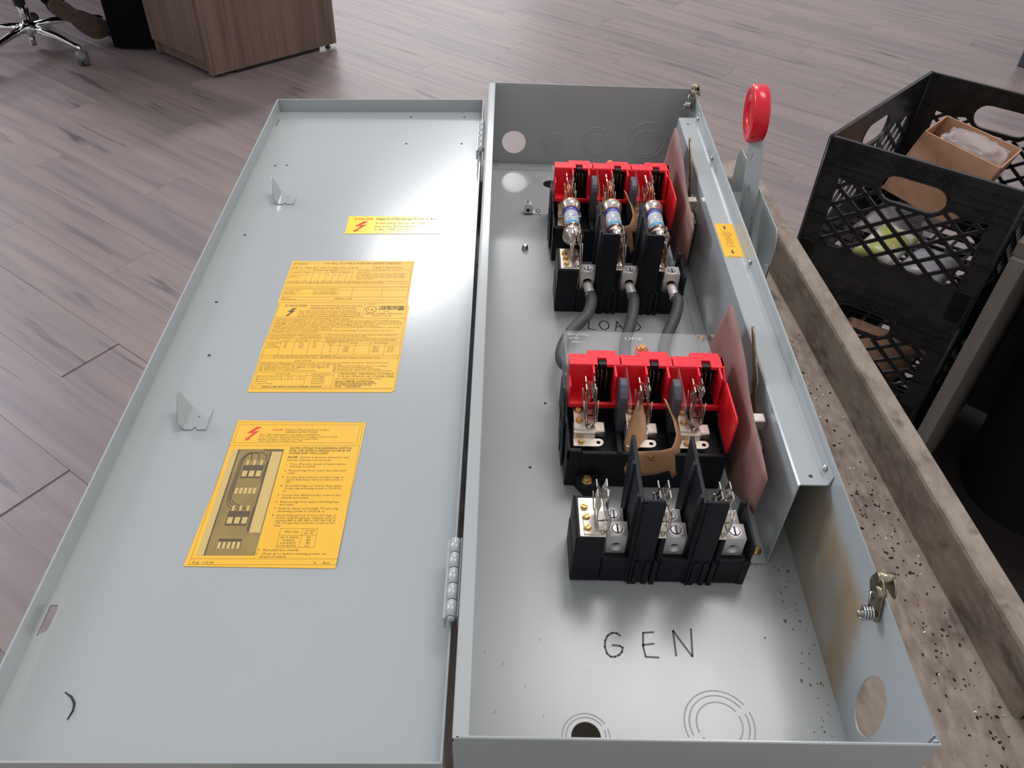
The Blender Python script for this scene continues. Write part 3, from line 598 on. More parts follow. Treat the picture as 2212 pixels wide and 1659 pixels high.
# the printed photograph
px0, px1, py0, py1 = cx0 + .0055, cx0 + .0515, cy1 - .1470, cy1 - .0345
def q(a, b, c, d, z, mi):
    mb.mi = mi; vs = [mb.bm.verts.new((x, y, z)) for x, y in ((a, b), (c, b), (c, d), (a, d))]; mb.bm.faces.new(vs).material_index = mi
q(px0, py0, px1, py1, Z1, 4); q(px0, py0, px0 + .0055, py1, Z1 + .00002, 5); q(px0 + .0055, py0, px0 + .0068, py1, Z1 + .00004, 3); q(px1 - .010, py0 + .022, px1 - .001, py1 - .003, Z1 + .00003, 5); q(px1 - .0115, py0 + .022, px1 - .010, py1 - .003, Z1 + .00004, 3); q(px0 + .028, py1 - .0015, px1, py1, Z1 + .00004, 3)
def poly(pts, w, mi, z):
    lines(mb, [(a[0], a[1], b[0], b[1]) for a, b in zip(pts, pts[1:])], w, z, mi)
for k in range(3):
    o_ = k * .0013
    poly([(px0 + .0195 + k * .0065, py1 - .0135), (px0 + .0195 + k * .0065, py1 - .0075), (px0 + .0175 + k * .005, py1 - .0040), (px0 + .0140 + o_, py1 - .0060 + o_ * .4), (px0 + .0105 + o_, py1 - .012), (px0 + .0100 + o_, py1 - .055), (px0 + .0115 + o_ * 1.5, py1 - .062 + o_), (px0 + .0165 + k * .006, py1 - .067), (px0 + .0175 + k * .006, py1 - .072)], .0009, 3, Z1 + .00006)
for gy in (.0245, .0745, .0): 
    if gy: q(px0 + .0145, py1 - gy - .009, px0 + .0325, py1 - gy + .006, Z1 + .00005, 3)
    if gy: q(px0 + .0335, py1 - gy - .014, px0 + .0345, py1 - gy + .010, Z1 + .00005, 3)
    if gy:
        for k in range(3):
            q(px0 + .0155 + k * .006, py1 - gy - .007, px0 + .0197 + k * .006, py1 - gy - .0005, Z1 + .00007, 5); q(px0 + .0165 + k * .006, py1 - gy + .006, px0 + .0185 + k * .006, py1 - gy + .0115, Z1 + .00007, 5)
for gy in (.046, .1015):
    if gy > .1: q(px0 + .0135, py1 - gy - .004, px0 + .0325, py1 - gy + .005, Z1 + .00005, 3)
    for k in range(5): q(px0 + .0140 + k * .0038, py1 - gy - .0045, px0 + .0166 + k * .0038, py1 - gy + .002, Z1 + .00007, 5)
lines(mb, seg, .0002, Z1)
mb.obj('instruction_label', ['yellow', 'ink', 'inkred', 'photo_dark', 'photo_mid', 'photo_light'], enc, mtx=door_m)['label'] = 'amber rewiring instruction sticker with a printed picture'

# ---------------- hand lettering on the back panel
def strokes(name, polys, w=0.0017):
    b = MB()
    for pl in polys:
        for a, c in zip(pl, pl[1:]):
            a = Vector((*a, 0)); c = Vector((*c, 0)); d = (c - a); n = Vector((-d.y, d.x, 0)).normalized() * w / 2; e_ = d.normalized() * w * .25
            vs = [b.bm.verts.new(p + Vector((0, 0, .00015))) for p in (a - e_ - n, c + e_ - n, c + e_ + n, a - e_ + n)]; b.bm.faces.new(vs)
    return b.obj(name, 'marker', enc)
strokes('marker_lettering', [
    [(0.1312, 0.1438), (0.1283, 0.1462), (0.1245, 0.1465), (0.1205, 0.1438), (0.1180, 0.1390), (0.1172, 0.1335), (0.1185, 0.1275), (0.1215, 0.1245), (0.1250, 0.1245), (0.1285, 0.1262), (0.1312, 0.1290), (0.1322, 0.1330), (0.1300, 0.1345), (0.1235, 0.1350)],
    [(0.1505, 0.1255), (0.1495, 0.1345), (0.1510, 0.1470)], [(0.1510, 0.1470), (0.1600, 0.1478)], [(0.1497, 0.1358), (0.1590, 0.1370)], [(0.1505, 0.1250), (0.1615, 0.1245)],
    [(0.1762, 0.1262), (0.1768, 0.1495)], [(0.1768, 0.1495), (0.1895, 0.1262)], [(0.1898, 0.1260), (0.1925, 0.1515)]])
strokes('marker_lettering', [
    [(0.1330, 0.5680), (0.1312, 0.5530), (0.1400, 0.5515)],
    [(0.1500, 0.5690), (0.1462, 0.5660), (0.1450, 0.5600), (0.1475, 0.5535), (0.1520, 0.5520), (0.1560, 0.5560), (0.1568, 0.5630), (0.1545, 0.5680), (0.1500, 0.5690)],
    [(0.1640, 0.5510), (0.1672, 0.5690), (0.1745, 0.5510)], [(0.1655, 0.5590), (0.1722, 0.5585)],
    [(0.1850, 0.5510), (0.1862, 0.5690), (0.1925, 0.5665), (0.1955, 0.5590), (0.1925, 0.5530), (0.1850, 0.5510)]], 0.0014)
random.seed(3)
b = MB()
for k in range(26):
    x = random.uniform(0.015, 0.07); y = random.uniform(0.004, 0.035) if k < 18 else random.uniform(0.03, 0.14); l = random.uniform(.001, .005); a = R(random.uniform(60, 115)); w = .00025
    d = Vector((math.cos(a), math.sin(a), 0)); n = Vector((-d.y, d.x, 0)) * w; p = Vector((x, y, .00012)); b.bm.faces.new([b.bm.verts.new(v) for v in (p - n, p + d * l - n * .3, p + d * l + n * .3, p + n)])
b.obj('scratch_marks', 'darkgrey', enc)['kind'] = 'stuff'
b = MB()
for k in range(70):
    x = EW - .004 - abs(random.gauss(0, .018)); y = random.uniform(.005, .24); r_ = random.uniform(.0003, .0010) * (1 if k % 9 else 1.8)
    if x < .1: continue
    b.bm.faces.new([b.bm.verts.new((x + r_ * math.cos(a + k), y + r_ * 1.4 * math.sin(a + k), .00012)) for a in (0, 1.1, 2.3, 3.4, 4.8)])
b.obj('rust_specks', 'rust', enc)['kind'] = 'stuff'
# bolt head & grounding lug on the back panel
b = MB(); b.lathe((0.0559, 0.7203, 0), (0, 0, 1), [(0, .0045), (.0022, .0045), (.0028, .0038), (.006, .0036), (.0068, .002)], 20); b.obj('panel_screw', 'steel', enc)
b = MB()
b.box((0.0555, 0.8085, 0), (0.0800, 0.8185, 0.0022), .0003); b.prism([(x, 0.8085, z) for x, z in ((.0555, 0), (.0680, 0), (.0680, .009), (.0655, .0155), (.0600, .0165), (.0560, .0165), (.0560, .0125), (.0578, .0120), (.0560, .0105))], [(x, 0.8185, z) for x, z in ((.0555, 0), (.0680, 0), (.0680, .009), (.0655, .0155), (.0600, .0165), (.0560, .0165), (.0560, .0125), (.0578, .0120), (.0560, .0105))])
b.mi = 1; b.cyl((0.0610, 0.8083, 0.0070), (0.0610, 0.8088, 0.0070), .0028, 16); b.mi = 2; b.lathe((0.0598, 0.8135, .0165), (0, 0, 1), [(0, .0026), (.0022, .0026), (.0024, .002)], 14); b.lathe((0.0755, 0.8135, .0022), (0, 0, 1), [(0, .0038), (.0018, .0038), (.0028, .0026)], 16)
b.obj('grounding_lug', ['alu', 'dark', 'steel'], enc)
# latches
def latch(p):
    x, y, z = p
    b = MB()
    out = [(y + .0080 + .0105 * math.cos(R(a)), z + .0040 + .0120 * math.sin(R(a))) for a in range(-20, 171, 19)] + [(y - .0030 + .0062 * math.cos(R(a)), z - .0100 + .0062 * math.sin(R(a))) for a in range(170, 331, 20)]
    b.join(plate_bm([out, circ(y + .006, z + .003, .0030, 14, .0042)], .0014, frame((x - .0012, 0, 0), (0, 1, 0), (0, 0, 1))))
    b.join(plate_bm([[(q0 + .001, q1) for q0, q1 in out if q1 > z - .004], ], .0014, frame((x + .0075, 0, 0), (0, 1, 0), (0, 0, 1))))
    b.cyl((x - .003, y + .012, z + .0125), (x + .0085, y + .011, z + .0130), .0042, 14); b.cyl((x - .0055, y + .003, z + .008), (x + .001, y + .003, z + .008), .0045, 14)
    o = b.obj('latch_bracket', 'zinc', enc)
    b = MB(); n = 40; pts = []
    for k in range(n): a = 2 * math.pi * k / 10; pts.append((x - .0045 - k * .00020, y - .004 + .0048 * math.cos(a), z - .008 + .0048 * math.sin(a)))
    b.tube(pts, .0008, 6); b.tube([(x - .006, y + .0005, z - .006), (x - .007, y + .003, z + .001), (x - .006, y + .006, z + .004), (x - .006, y + .0075, z + .002), (x - .0035, y + .003, z - .001)], .0008, 6)
    b.obj('latch_spring', 'steel', enc)
    b = MB(); b.lathe((x - .001, y - .004, z - .008), (-1, -.1, 0), [(0, .0026), (.012, .0026), (.0125, .0018), (.0145, .0018)], 12); b.obj('latch_pin', 'zinc', enc)
latch((0.2985, 0.104, 0.1220)); latch((0.2965, 0.930, 0.1250))

# ---------------- mechanism cover (channel) along the right wall
b = MB()
cvx, cvz, c0, c1 = 0.2725, 0.1113, 0.2207, 0.8985; t_ = .0014
prof = [(0.2545, 0.0008), (cvx, 0.0008), (cvx, cvz - .0015), (cvx + .0015, cvz), (0.2955, cvz), (0.2970, cvz + .001), (0.2985, cvz + .0105)]
inn = [(0.2545, 0.0022), (cvx + t_, 0.0022), (cvx + t_, cvz - .0022), (cvx + .0022, cvz - t_), (0.2960, cvz - t_), (0.2984, cvz), (0.2998 - .0006, cvz + .0105)]
# far part of the foot is cut back; channel body
for i in range(1, len(prof) - 1):
    q4 = [prof[i], prof[i + 1], inn[i + 1], inn[i]]
    b.prism([(x, c0, z) for x, z in q4], [(x, c1, z) for x, z in q4])
b.obj('mechanism_cover', 'paint', enc)
b = MB(); b.box((0.2545, c0 - .002, .0003), (cvx + .0012, 0.30, .0018), .0004); b.obj('cover_foot', 'paint', enc)
b = MB(); b.box((0.2600, 0.50, .0003), (cvx + .0012, c1, .0018), .0004); b.obj('cover_foot', 'paint', enc)
for x, y, n_ in ((0.2655, 0.2330, 'cover_screw'), (0.2660, 0.5385, 'cover_screw')):
    b = MB(); b.lathe((x, y, .0018), (0, 0, 1), [(0, .0052), (.001, .0052), (.0014, .0034), (.0036, .0034), (.0040, .0026)], 6 if 0 else 16); b.obj('cover_screw', 'brass', enc)
for y in (0.8850, 0.7700, 0.5330, 0.2350):
    b = MB(); b.lathe((0.2975, y, cvz + .0050), (-1, 0, .25), [(0, .0030), (.0016, .0030), (.0026, .0018), (.0027, .0006)], 14); b.obj('rivet', 'steel', enc)
for x, y in ((0.2850, 0.2300), (0.2830, 0.878)):
    b = MB(); b.lathe((x, y, cvz - .0003), (0, 0, 1), [(0, .0018), (.0004, .0017)], 14); b.obj('punched_hole', 'dark', enc)
for y in (0.68,):
    b = MB(); b.lathe((0.2800, 0.8170, cvz), (0, 0, 1), [(0, .0011), (.0002, .0007)], 8); b.obj('rust_spot', 'brass', enc)
b = MB(); b.mi = 0; Zc = cvz + .0002
b.join(plate_bm([[(0.2735, 0.5493), (0.2955, 0.5500), (0.2955, 0.6188), (0.2735, 0.6183)]], .0002, Matrix.Translation((0, 0, Zc))))
def arrow(y, s):
    b.mi = 1; pts = [(0, 6.5), (4, 1.5), (1.6, 2.6), (1.6, -3), (-1.6, -3), (-1.6, 2.6), (-4, 1.5)]
    b.join(plate_bm([[(0.2840 + a * .00058, y + s * c * .00085) for a, c in pts]], .00005, Matrix.Translation((0, 0, Zc + .00014))))
arrow(0.6085, 1); arrow(0.5610, -1)
for i, s_ in enumerate(('SERVICE', 'APPROPRIATE', 'INTERLOCK', 'LEVER', 'BEFORE', 'PUSHING', 'HANDLE', 'TO "ON"', 'POSITION')):
    T_(b, s_, 0.2843, 0.5990 - i * .0037, .0031, (.0075, .0125, .0100, .0055, .0070, .0085, .0078, .0085, .0092)[i], 'CENTER', z=Zc + .00016)
T_(b, '80-12603-003', 0.2843, 0.5505, .0022, .0130, 'CENTER', z=Zc + .00016)
b.obj('arrow_label', ['yellow', 'ink'], enc)['label'] = 'small amber sticker with up and down arrows'

# ---------------- operating handle outside the right wall
b = MB(); b.box((EW + .0008, 0.560, 0.0350), (0.3465, 0.585, 0.0362), .0002)
out = [(0.5965, 0.040), (0.5965, 0.0950), (0.6020, 0.1090), (0.6080, 0.1130), (0.800, 0.1130), (0.8100, 0.1120), (0.8170, 0.098), (0.8170, 0.040)]
b.join(plate_bm([out], .0014, frame((0.3450, 0, 0), (0, 1, 0), (0, 0, 1))))
b.box((EW + .0008, 0.5965, 0.0395), (0.3455, 0.817, 0.0410), .0003)
b.box((0.3385, 0.5965, 0.0395), (0.3455, 0.5980, 0.0700), .0003)
b.obj('handle_guard', 'paint', enc)
lev0, lev1 = Vector((0.3300, 0.6650, 0.0350)), Vector((0.3300, 0.7150, 0.1720)); dv = (lev1 - lev0).normalized(); LL = (lev1 - lev0).length
fm = frame(lev0, Vector((0, dv.z, -dv.y)) * -1, dv); ac = (Vector((0, -dv.z, dv.y)) * .8 + Vector((.6, 0, 0))).normalized(); fm = frame(lev0, ac, dv)
b = MB(); hw = .0095
b.join(plate_bm([[(-hw, 0), (hw, 0), (hw, LL + .006), (-hw, LL + .006)], stadium(0, 0, .004, .0102)[0:0] or [(x, y + LL - .022) for x, y in circ(0, 0, .0024, 20, .0055)], [(x, y + LL - .062) for x, y in circ(0, 0, .0026, 20, .0060)]], .0016, fm))
nf = ac.cross(dv).normalized(); nf = -nf if nf.y < 0 else nf
for s_ in (-1, 1):
    e0 = ac * hw * s_; i_ = ac * -.0016 * s_; f_ = nf * .006
    b.prism([lev0 + e0, lev0 + e0 + i_, lev0 + e0 + i_ + f_, lev0 + e0 + f_], [lev1 + e0, lev1 + e0 + i_, lev1 + e0 + i_ + f_, lev1 + e0 + f_])
b.obj('handle_lever', 'paint', enc)
kc = Vector((0.3285, 0.7330, 0.1960)); b = MB()
prof = [(-.0085, .0100), (-.0088, .0105), (-.0112, .0115), (-.0118, .0130), (-.0112, .0145), (-.0104, .0160), (-.0112, .0175), (-.0125, .0195), (-.0118, .0222), (-.0095, .0238), (.0095, .0238), (.0118, .0222), (.0125, .0195), (.0112, .0175), (.0104, .0160), (.0112, .0145), (.0118, .0130), (.0112, .0115), (.0088, .0105), (.0085, .0100)]
b.lathe(kc, (1, -.06, 0.05), [(-.0070, .0001)] + [(a_ * .8, r_ * 1.42) for a_, r_ in prof] + [(.0070, .0001)], 56); b.obj('handle_knob', 'redgloss', enc)['label'] = 'round red vinyl grip'

# ------------------------------------------------------------------ shared small meshes
def screw_mesh(name, r, h, m, slot_deg, washer=True):
    b = MB()
    if washer: b.lathe((0, 0, 0), (0, 0, 1), [(0, r * 1.28), (.0006, r * 1.28), (.0007, r * 1.15)], 18)
    a = R(slot_deg); sw = r * .16
    # head in two halves with a sunk slot between
    b.lathe((0, 0, 0), (0, 0, 1), [(0, r), (h - .0007, r)], 20)
    for s_ in (0, 1):
        t0 = math.asin(sw / r); pts = [(r * math.cos(t), r * math.sin(t)) for t in [t0 + (math.pi - 2 * t0) * k / 10 for k in range(11)]]
        rot = a + math.pi * s_; pp = [(x * math.cos(rot) - y * math.sin(rot), x * math.sin(rot) + y * math.cos(rot)) for x, y in pts]
        b.prism([(x, y, h - .0009) for x, y in pp], [(x * .93, y * .93, h) for x, y in pp])
    me = None; o = b.obj(name, m); me = o.data; bpy.data.objects.remove(o); return me
SC = [screw_mesh('terminal_screw', .0028, .0030, 'brass', d) for d in (42, 25, -28, -45, 85, 10)]
def put(me, name, parent, loc, rot=None, scale=1):
    o = bpy.data.objects.new(name, me); COL.objects.link(o); o.parent = parent; o.location = loc; o.scale = (scale,) * 3
    if rot: o.rotation_euler = rot
    return o
# spring clip: two jaws made of spring strip, U below, pinched near the top, flared split tips
def clip_mesh():
    b = MB(); th_ = .0011
    path = [(.0, .0006), (.0034, .0006), (.0048, .0022), (.0052, .0120), (.0048, .0260), (.0021, .0355), (.0042, .0425), (.0047, .0452)]
    for y0, y1 in ((-0.0100, -0.0008), (0.0008, 0.0100)):
        for s_ in (-1, 1):
            for k, ((x0, z0), (x1, z1)) in enumerate(zip(path, path[1:])):
                d = Vector((x1 - x0, z1 - z0)).normalized(); n = Vector((-d.y, d.x)) * th_
                w0 = y0 + (.0008 if k > 4 else 0); w1 = y1 - (.0008 if k > 4 else 0)
                q = [(x0, z0), (x1 + d.x * .0002, z1 + d.y * .0002), (x1 + d.x * .0002 + n.x, z1 + d.y * .0002 + n.y), (x0 + n.x, z0 + n.y)]
                b.prism([(s_ * x, w0, z) for x, z in q], [(s_ * x, w1, z) for x, z in q])
    # stiff back spring around the jaws
    b.tube([(-.0068, -.0090, .0300), (-.0062, -.0095, .0060), (-.0046, -.0098, .0006), (.0046, -.0098, .0006), (.0062, -.0095, .0060), (.0068, -.0090, .0300)], .0006, 6)
    b.tube([(-.0068, .0090, .0300), (-.0062, .0090, .0060), (-.0046, .0090, .0006), (.0046, .0090, .0006), (.0062, .0090, .0060), (.0068, .0090, .0300)], .0006, 6)
    b.lathe((0, -.0118, 0), (0, 0, 1), [(0, .0016), (.0012, .0014), (.0016, .0006)], 10)
    o = b.obj('spring_clip', 'clip'); me = o.data; bpy.data.objects.remove(o); return me
CLIP = clip_mesh()
def lug_mesh(back=False):
    b = MB(); w, d, h = .0170, .0150, .0225
    # block with a round wire hole in the front
    hole = circ(w / 2, .0085, .0052, 24)
    b.join(plate_bm([rect(0, 0, w, h), hole], d, frame((0, d / 2, 0), (1, 0, 0), (0, 0, 1))))
    b.mi = 1; b.cyl((w / 2, .006, .0085), (w / 2, d - .0005, .0085), .0052, 24); b.mi = 0
    b.mi = 2; b.cyl((w / 2, d / 2, .0085), (w / 2, d / 2 + .002, .0085), .0048, 20); b.mi = 0
    ring(b, (w / 2, d / 2), .0053, .0007, .0005, 24, mtx=Matrix.Translation((0, 0, h)))
    b.mi = 1; b.join(plate_bm([circ(w / 2, d / 2, .0049, 20)], .0002, Matrix.Translation((0, 0, h + .0001))))
    b.mi = 2; b.join(plate_bm([circ(w / 2, d / 2, .0040, 20)], .0006, Matrix.Translation((0, 0, h + .0004))))
    b.mi = 1; b.box((w / 2 - .0007, d / 2 - .0040, h + .0006), (w / 2 + .0007, d / 2 + .0040, h + .0009))
    b.mi = 0; b.box((-.002, .001, -.0035), (w + .001, d + .004, -.0002), .0004)
    o = b.obj('wire_lug', ['alu', 'dark', 'steel']); me = o.data; bpy.data.objects.remove(o); return me
LUG = lug_mesh()
PITCH = 0.0510
# ------------------------------------------------------------------ fuse base with clips and wire lugs
def fuse_base(dy, label, rear_lugs):
    t = thing('fuse_base', label, 'fuse holder', (0.168, 0.222 + dy, 0), 'black three pole fuse bases')
    o = (-0.168, -0.222, 0)
    def p(x, y, z): return (x - 0.168, y - 0.222, z)
    def bx(b, x0, y0, z0, x1, y1, z1, bev=.0006): b.box(p(x0, y0, z0), p(x1, y1, z1), bev)
    b = MB()
    bx(b, .0905, .2000, 0.0006, .2460, .2450, .0300)
    for i in range(3):
        x0 = .0905 + PITCH * i
        bx(b, x0 + (.0012 if i == 0 else .0215), .1972, 0.0003, x0 + .0258, .2440, .0630, .0012)          # pedestal under each clip
        bx(b, x0 + .0258, .1975, 0.0004, x0 + .0500, .2010, .0345, .0006)           # low front wall of the lug bay
        if i == 0: bx(b, x0 + .0006, .1976, 0.0002, x0 + .0020, .2445, .0627, .0004)
    b.obj('moulded_base', 'black', t)
    for i in (1, 2):
        x0 = .0905 + PITCH * i; b = MB(); zt = .1140
        bx(b, x0 - .0024, .1965, 0.0004, x0 + .0008, .2470, zt)
        b.prism([p(x0 - .0024, y, z) for y, z in ((.2465, .001), (.2585, .001), (.2700, zt), (.2465, zt))], [p(x0 + .0008, y, z) for y, z in ((.2465, .001), (.2585, .001), (.2700, zt), (.2465, zt))])
        # front screen plate, round-cornered
        out = [(x0 - .0005, .001), (x0 + .0185, .001), (x0 + .0185, zt - .030)] + [(x0 + .0185 - .0035 * (1 - math.cos(a)), zt - .0035 + .0035 * math.sin(a)) for a in [R(d) for d in (0, 30, 60, 90)]] + [(x0 - .0005, zt)]
        b.join(plate_bm([[(x - .168, z) for x, z in out]], .0032, frame((0, .1980 - .222, 0), (1, 0, 0), (0, 0, 1))))
        for yy_ in (.2100, .2450): b.cyl(p(x0 - .0028, yy_ - .006, .002), p(x0 - .0028, yy_ - .006, zt + .0001), .0023, 12)
        for xx in (.0035, .0125, .0195):
            bx(b, x0 + xx, .1945, 0.0004, x0 + xx + .0045, .1985, .0330, .0005)
        bx(b, x0 + .0005, .1942, 0.0004, x0 + .0028, .1985, zt - .002, .0005)
        b.obj('phase_barrier', 'black', t)
    b = MB(); bx(b, .2435, .1985, 0.0003, .2462, .2440, .0560); b.cyl(p(.2440, .2440, .002), p(.2440, .2440, .0600), .0030, 12); bx(b, .2395, .1965, 0.0003, .2462, .1995, .0345); b.obj('end_wall_post', 'black', t)
    for i in range(3):
        x0 = .0905 + PITCH * i; b = MB()
        bx(b, x0 + .0040, .1985, .0632, x0 + .0262, .2400, .0645, .0005); bx(b, x0 + .0252, .1990, .0290, x0 + .0264, .2380, .0644, .0004)
        bx(b, x0 + .0262, .2050, .0270, x0 + .0475, .2330, .0285, .0004); bx(b, x0 + .0075, .2000, .0646, x0 + .0200, .2205, .0656, .0004)
        b.obj('terminal_plate', 'plate', t)
        put(CLIP, 'spring_clip', t, p(x0 + .0232, .2140, .0646), (0, R(-5), 0))
        for k, (dx, y) in enumerate(((.0108, .2065), (.0105, .2180), (.0095, .2290))): put(SC[(k + i * 2) % 6], 'terminal_screw', t, p(x0 + dx, y, .0650 if k < 2 else .0645))
        put(LUG, 'wire_lug', t, p(x0 + .0292, .2068, .0300), scale=1.07)
        if rear_lugs: put(LUG, 'wire_lug', t, p(x0 + .0285, .2250, .0295), scale=.98)
    return t
fuse_base(0.0, 'black moulded three pole fuse base with empty clips and silver lugs above the letters GEN', True)
fuse_base(0.3875, 'black moulded fuse base whose clips hold the near ends of three fuses', False)

# ------------------------------------------------------------------ switching base with red arc shield
def switching_unit(dy, label, fused):
    t = thing('switching_unit', label, 'switch', (0.168, 0.350 + dy, 0), 'switching bases with red arc shields')
    def p(x, y, z): return (x - 0.168, y - 0.350, z)
    def bx(b, x0, y0, z0, x1, y1, z1, bev=.0006): b.box(p(x0, y0, z0), p(x1, y1, z1), bev)
    b = MB()
    bx(b, .0903, .3100, 0.0003, .2440, .4250, .0400, .001)
    bx(b, .0903, .3070, 0.0003, .1040, .3120, .0505); bx(b, .1040, .3066, 0.0003, .2440, .3110, .0480)
    bx(b, .0903, .3070, .0380, .0930, .4200, .0520)
    for i in range(1, 3): bx(b, .0905 + PITCH * i - .0035, .3070, .038, .0905 + PITCH * i + .0015, .4200, .0500)
    bx(b, .2400, .3070, .038, .2440, .4200, .0520)
    b.prism([p(x, y, .0003) for x, y in ((.1000, .307), (.1100, .2925), (.1180, .2925), (.1290, .307))], [p(x, y, .0180) for x, y in ((.1000, .307), (.1100, .2925), (.1180, .2925), (.1290, .307))])
    for x in (.1550, .2130): bx(b, x, .3050, 0.0003, x + .012, .3080, .040, .0005)
    b.obj('moulded_base', 'black', t)
    put(SC[3], 'mounting_screw', t, p(.1112, .2985, .0180), scale=1.45)
    b = MB()      # auxiliary interlock frame on the left flank
    b.join(plate_bm([[(-.015 + .0, .004), (.030, .004), (.036, .030), (.036, .062), (.020, .070), (.004, .055), (-.015, .022)], rect(.006, .022, .012, .050), circ(.024, .040, .006, 16, .009)], .0018, frame(p(.0885, .345, 0), (0, 1, 0), (0, 0, 1))))
    bx(b, .0868, .350, .003, .0892, .356, .030); bx(b, .0872, .372, .020, .0895, .378, .066); b.obj('interlock_frame', 'black', t)
    # terminals
    for i in range(3):
        x0 = .0905 + PITCH * i; b = MB()
        lp = [(x0 + .0062, .3150), (x0 + .0300, .3150), (x0 + .0335, .3165), (x0 + .0352, .3200), (x0 + .0345, .3235), (x0 + .0320, .3250), (x0 + .0062, .3250)]
        b.join(plate_bm([[(x - .168, y - .350) for x, y in lp], [(x - .168, y - .350) for x, y in circ(x0 + .0302, .3200, .0021, 14)]], .0014, Matrix.Translation((0, 0, .0490))))
        b.prism([p(x, y, z) for x, y, z in ((x0 + .0062, .3250, .0483), (x0 + .0270, .3250, .0483), (x0 + .0270, .3265, .0550), (x0 + .0062, .3265, .0550))], [p(x, y, z) for x, y, z in ((x0 + .0062, .3264, .0483), (x0 + .0270, .3264, .0483), (x0 + .0270, .3280, .0550), (x0 + .0062, .3280, .0550))])
        bx(b, x0 + .0062, .3266, .0545, x0 + .0275, .3400, .0560, .0004); bx(b, x0 + .0260, .3290, .0470, x0 + .0370, .3420, .0560, .0010); bx(b, x0 + .0068, .3300, .0561, x0 + .0180, .3580, .0585, .0004)
        b.obj('terminal_plate', 'plate', t)
        put(CLIP, 'spring_clip', t, p(x0 + .0232, .3460, .0585), (0, R(-5), 0)); b = MB(); b.lathe(p(x0 + .0213, .3330, .0560), (0, 0, 1), [(0, .0024), (.0024, .0022), (.0030, .0012)], 12); b.obj('clip_rivet', 'clip', t)
        for k, (dx, y, z) in enumerate(((.0118, .3530, .0585), (.0118, .3400, .0585), (.0136, .3200, .0497))): put(SC[(k * 2 + i) % 6], 'terminal_screw', t, p(x0 + dx, y, z))
        # blades in the slot
        for k, xx in enumerate((.0335, .0370, .0420)):
            b = MB(); b.join(plate_bm([[(.0, .040), (.012, .040), (.012, .088), (.009, .093), (.003, .093), (.0, .085)]], .0010, frame(p(x0 + xx - .004, .3700, 0), (0, 1, 0), (0, 0, 1)))); b.obj('switch_blade', 'darkmetal', t)
    # dark bottom behind the shield
    b = MB(); bx(b, .094, .3600, .040, .240, .4150, .0560, .0004)
    for i in range(3): x0 = .0905 + PITCH * i; bx(b, x0 + .0265, .3850, .056, x0 + .0450, .3880, .0940, .0003); bx(b, x0 + .0300, .3790, .0890, x0 + .0380, .3875, .0975, .0004)
    b.obj('contact_chamber', 'dark', t)
    # red arc shield
    b = MB(); zt = .1000
    bx(b, .0925, .3880, .0560, .2415, .3915, zt - .0008, .0004)                      # rear wall
    for i in range(3):
        x0 = .0905 + PITCH * i
        xa, xb, sa, sb = x0 + .0010, x0 + .0510 - .0002, x0 + .0278, x0 + .0385
        # top bar with a notch above every blade slot
        bx(b, xa, .3760, zt - .0035, sa + .001, .3915, zt, .0003); bx(b, sb - .0008, .3760, zt - .0035, xb, .3915, zt, .0003); bx(b, sa, .3860, zt - .0035, sb, .3915, zt - .0001, .0003)
        bx(b, sa - .008, .3912, .0580, sb + .010, .3990, zt - .0012, .0004)           # rear boss
        # compartment back wall left of the slot, side walls of the slot
        bx(b, xa, .3755, .0620, x0 + .0240, .3780, zt - .001, .0003)
        bx(b, x0 + .0235, .3640, .0620, x0 + .0255, .3775, zt - .0005, .0003)
        bx(b, x0 + .0190, .3635, .0620, x0 + .0250, .3660, zt - .0125, .0003)
        bx(b, x0 + .0445, .3600, .0620, x0 + .0465, .3775, zt - .0005, .0003)
        if i < 2: bx(b, x0 + .0465, .3755, .0620, x0 + .0525, .3780, zt - .001, .0003)
        bx(b, x0 + .0235, .3760, zt - .0060, x0 + .0280, .3800, zt - .0004, .0003)
    # shelf and front lip
    bx(b, .0925, .3545, .0600, .2400, .3760, .0625, .0003) if False else None
    for i in range(3):
        x0 = .0905 + PITCH * i
        bx(b, x0 + .0015, .3580, .0610, x0 + .0240, .3770, .0635, .0003)
        bx(b, x0 + .0255, .3580, .0610, x0 + .0455, .3625, .0635, .0003)
        bx(b, x0 + .0455, .3580, .0610, x0 + .0525 - (.004 if i == 2 else 0), .3770, .0635, .0003)
    bx(b, .0920, .3560, .0605, .2405, .3585, .0660, .0004)
    bx(b, .0920, .3570, .0600, .0937, .3900, zt - .0120, .0003); bx(b, .0920, .3760, .0600, .0937, .3915, zt - .0005, .0003)
    b.join(plate_bm([[(.3915, .0560), (.3915, zt), (.3780, zt), (.3620, zt - .0065), (.3580, zt - .0030), (.3100, zt - .0020), (.3055, zt - .0050), (.3050, .0720), (.3110, .0310), (.3160, .0310), (.3560, .0600)]], .0018, frame((.2420 - .168, -.350, 0), (0, 1, 0), (0, 0, 1))))
    b.obj('arc_shield', 'red', t)['label'] = 'bright red plastic arc shield with three blade slots'
    # rounded grey barriers between poles
    for i in (1, 2):
        x = .0905 + PITCH * i; b = MB()
        cap = [(.3360, .0400), (.3360, .0880), (.3375, .0925), (.3410, .0960), (.3480, .1000), (.3560, .1005), (.3600, .0985), (.3615, .0950), (.3615, .0400)]
        b.prism([p(x - .0030, y, z) for y, z in cap], [p(x + .0045, y, z) for y, z in cap]); b.obj('pole_barrier', 'greyplastic', t, bevel=.0012)
    # clear line shield
    b = MB()
    b.join(plate_bm([[(.0900, .3910), (.2410, .3910), (.2385, .4435), (.0900, .4445)] if not fused else [(.0900, .3910), (.2410, .3910), (.2400, .4060), (.0900, .4070)]], .0012, frame((-.168, -.350, .0850), (1, 0, 0), (0, 1, 0))))
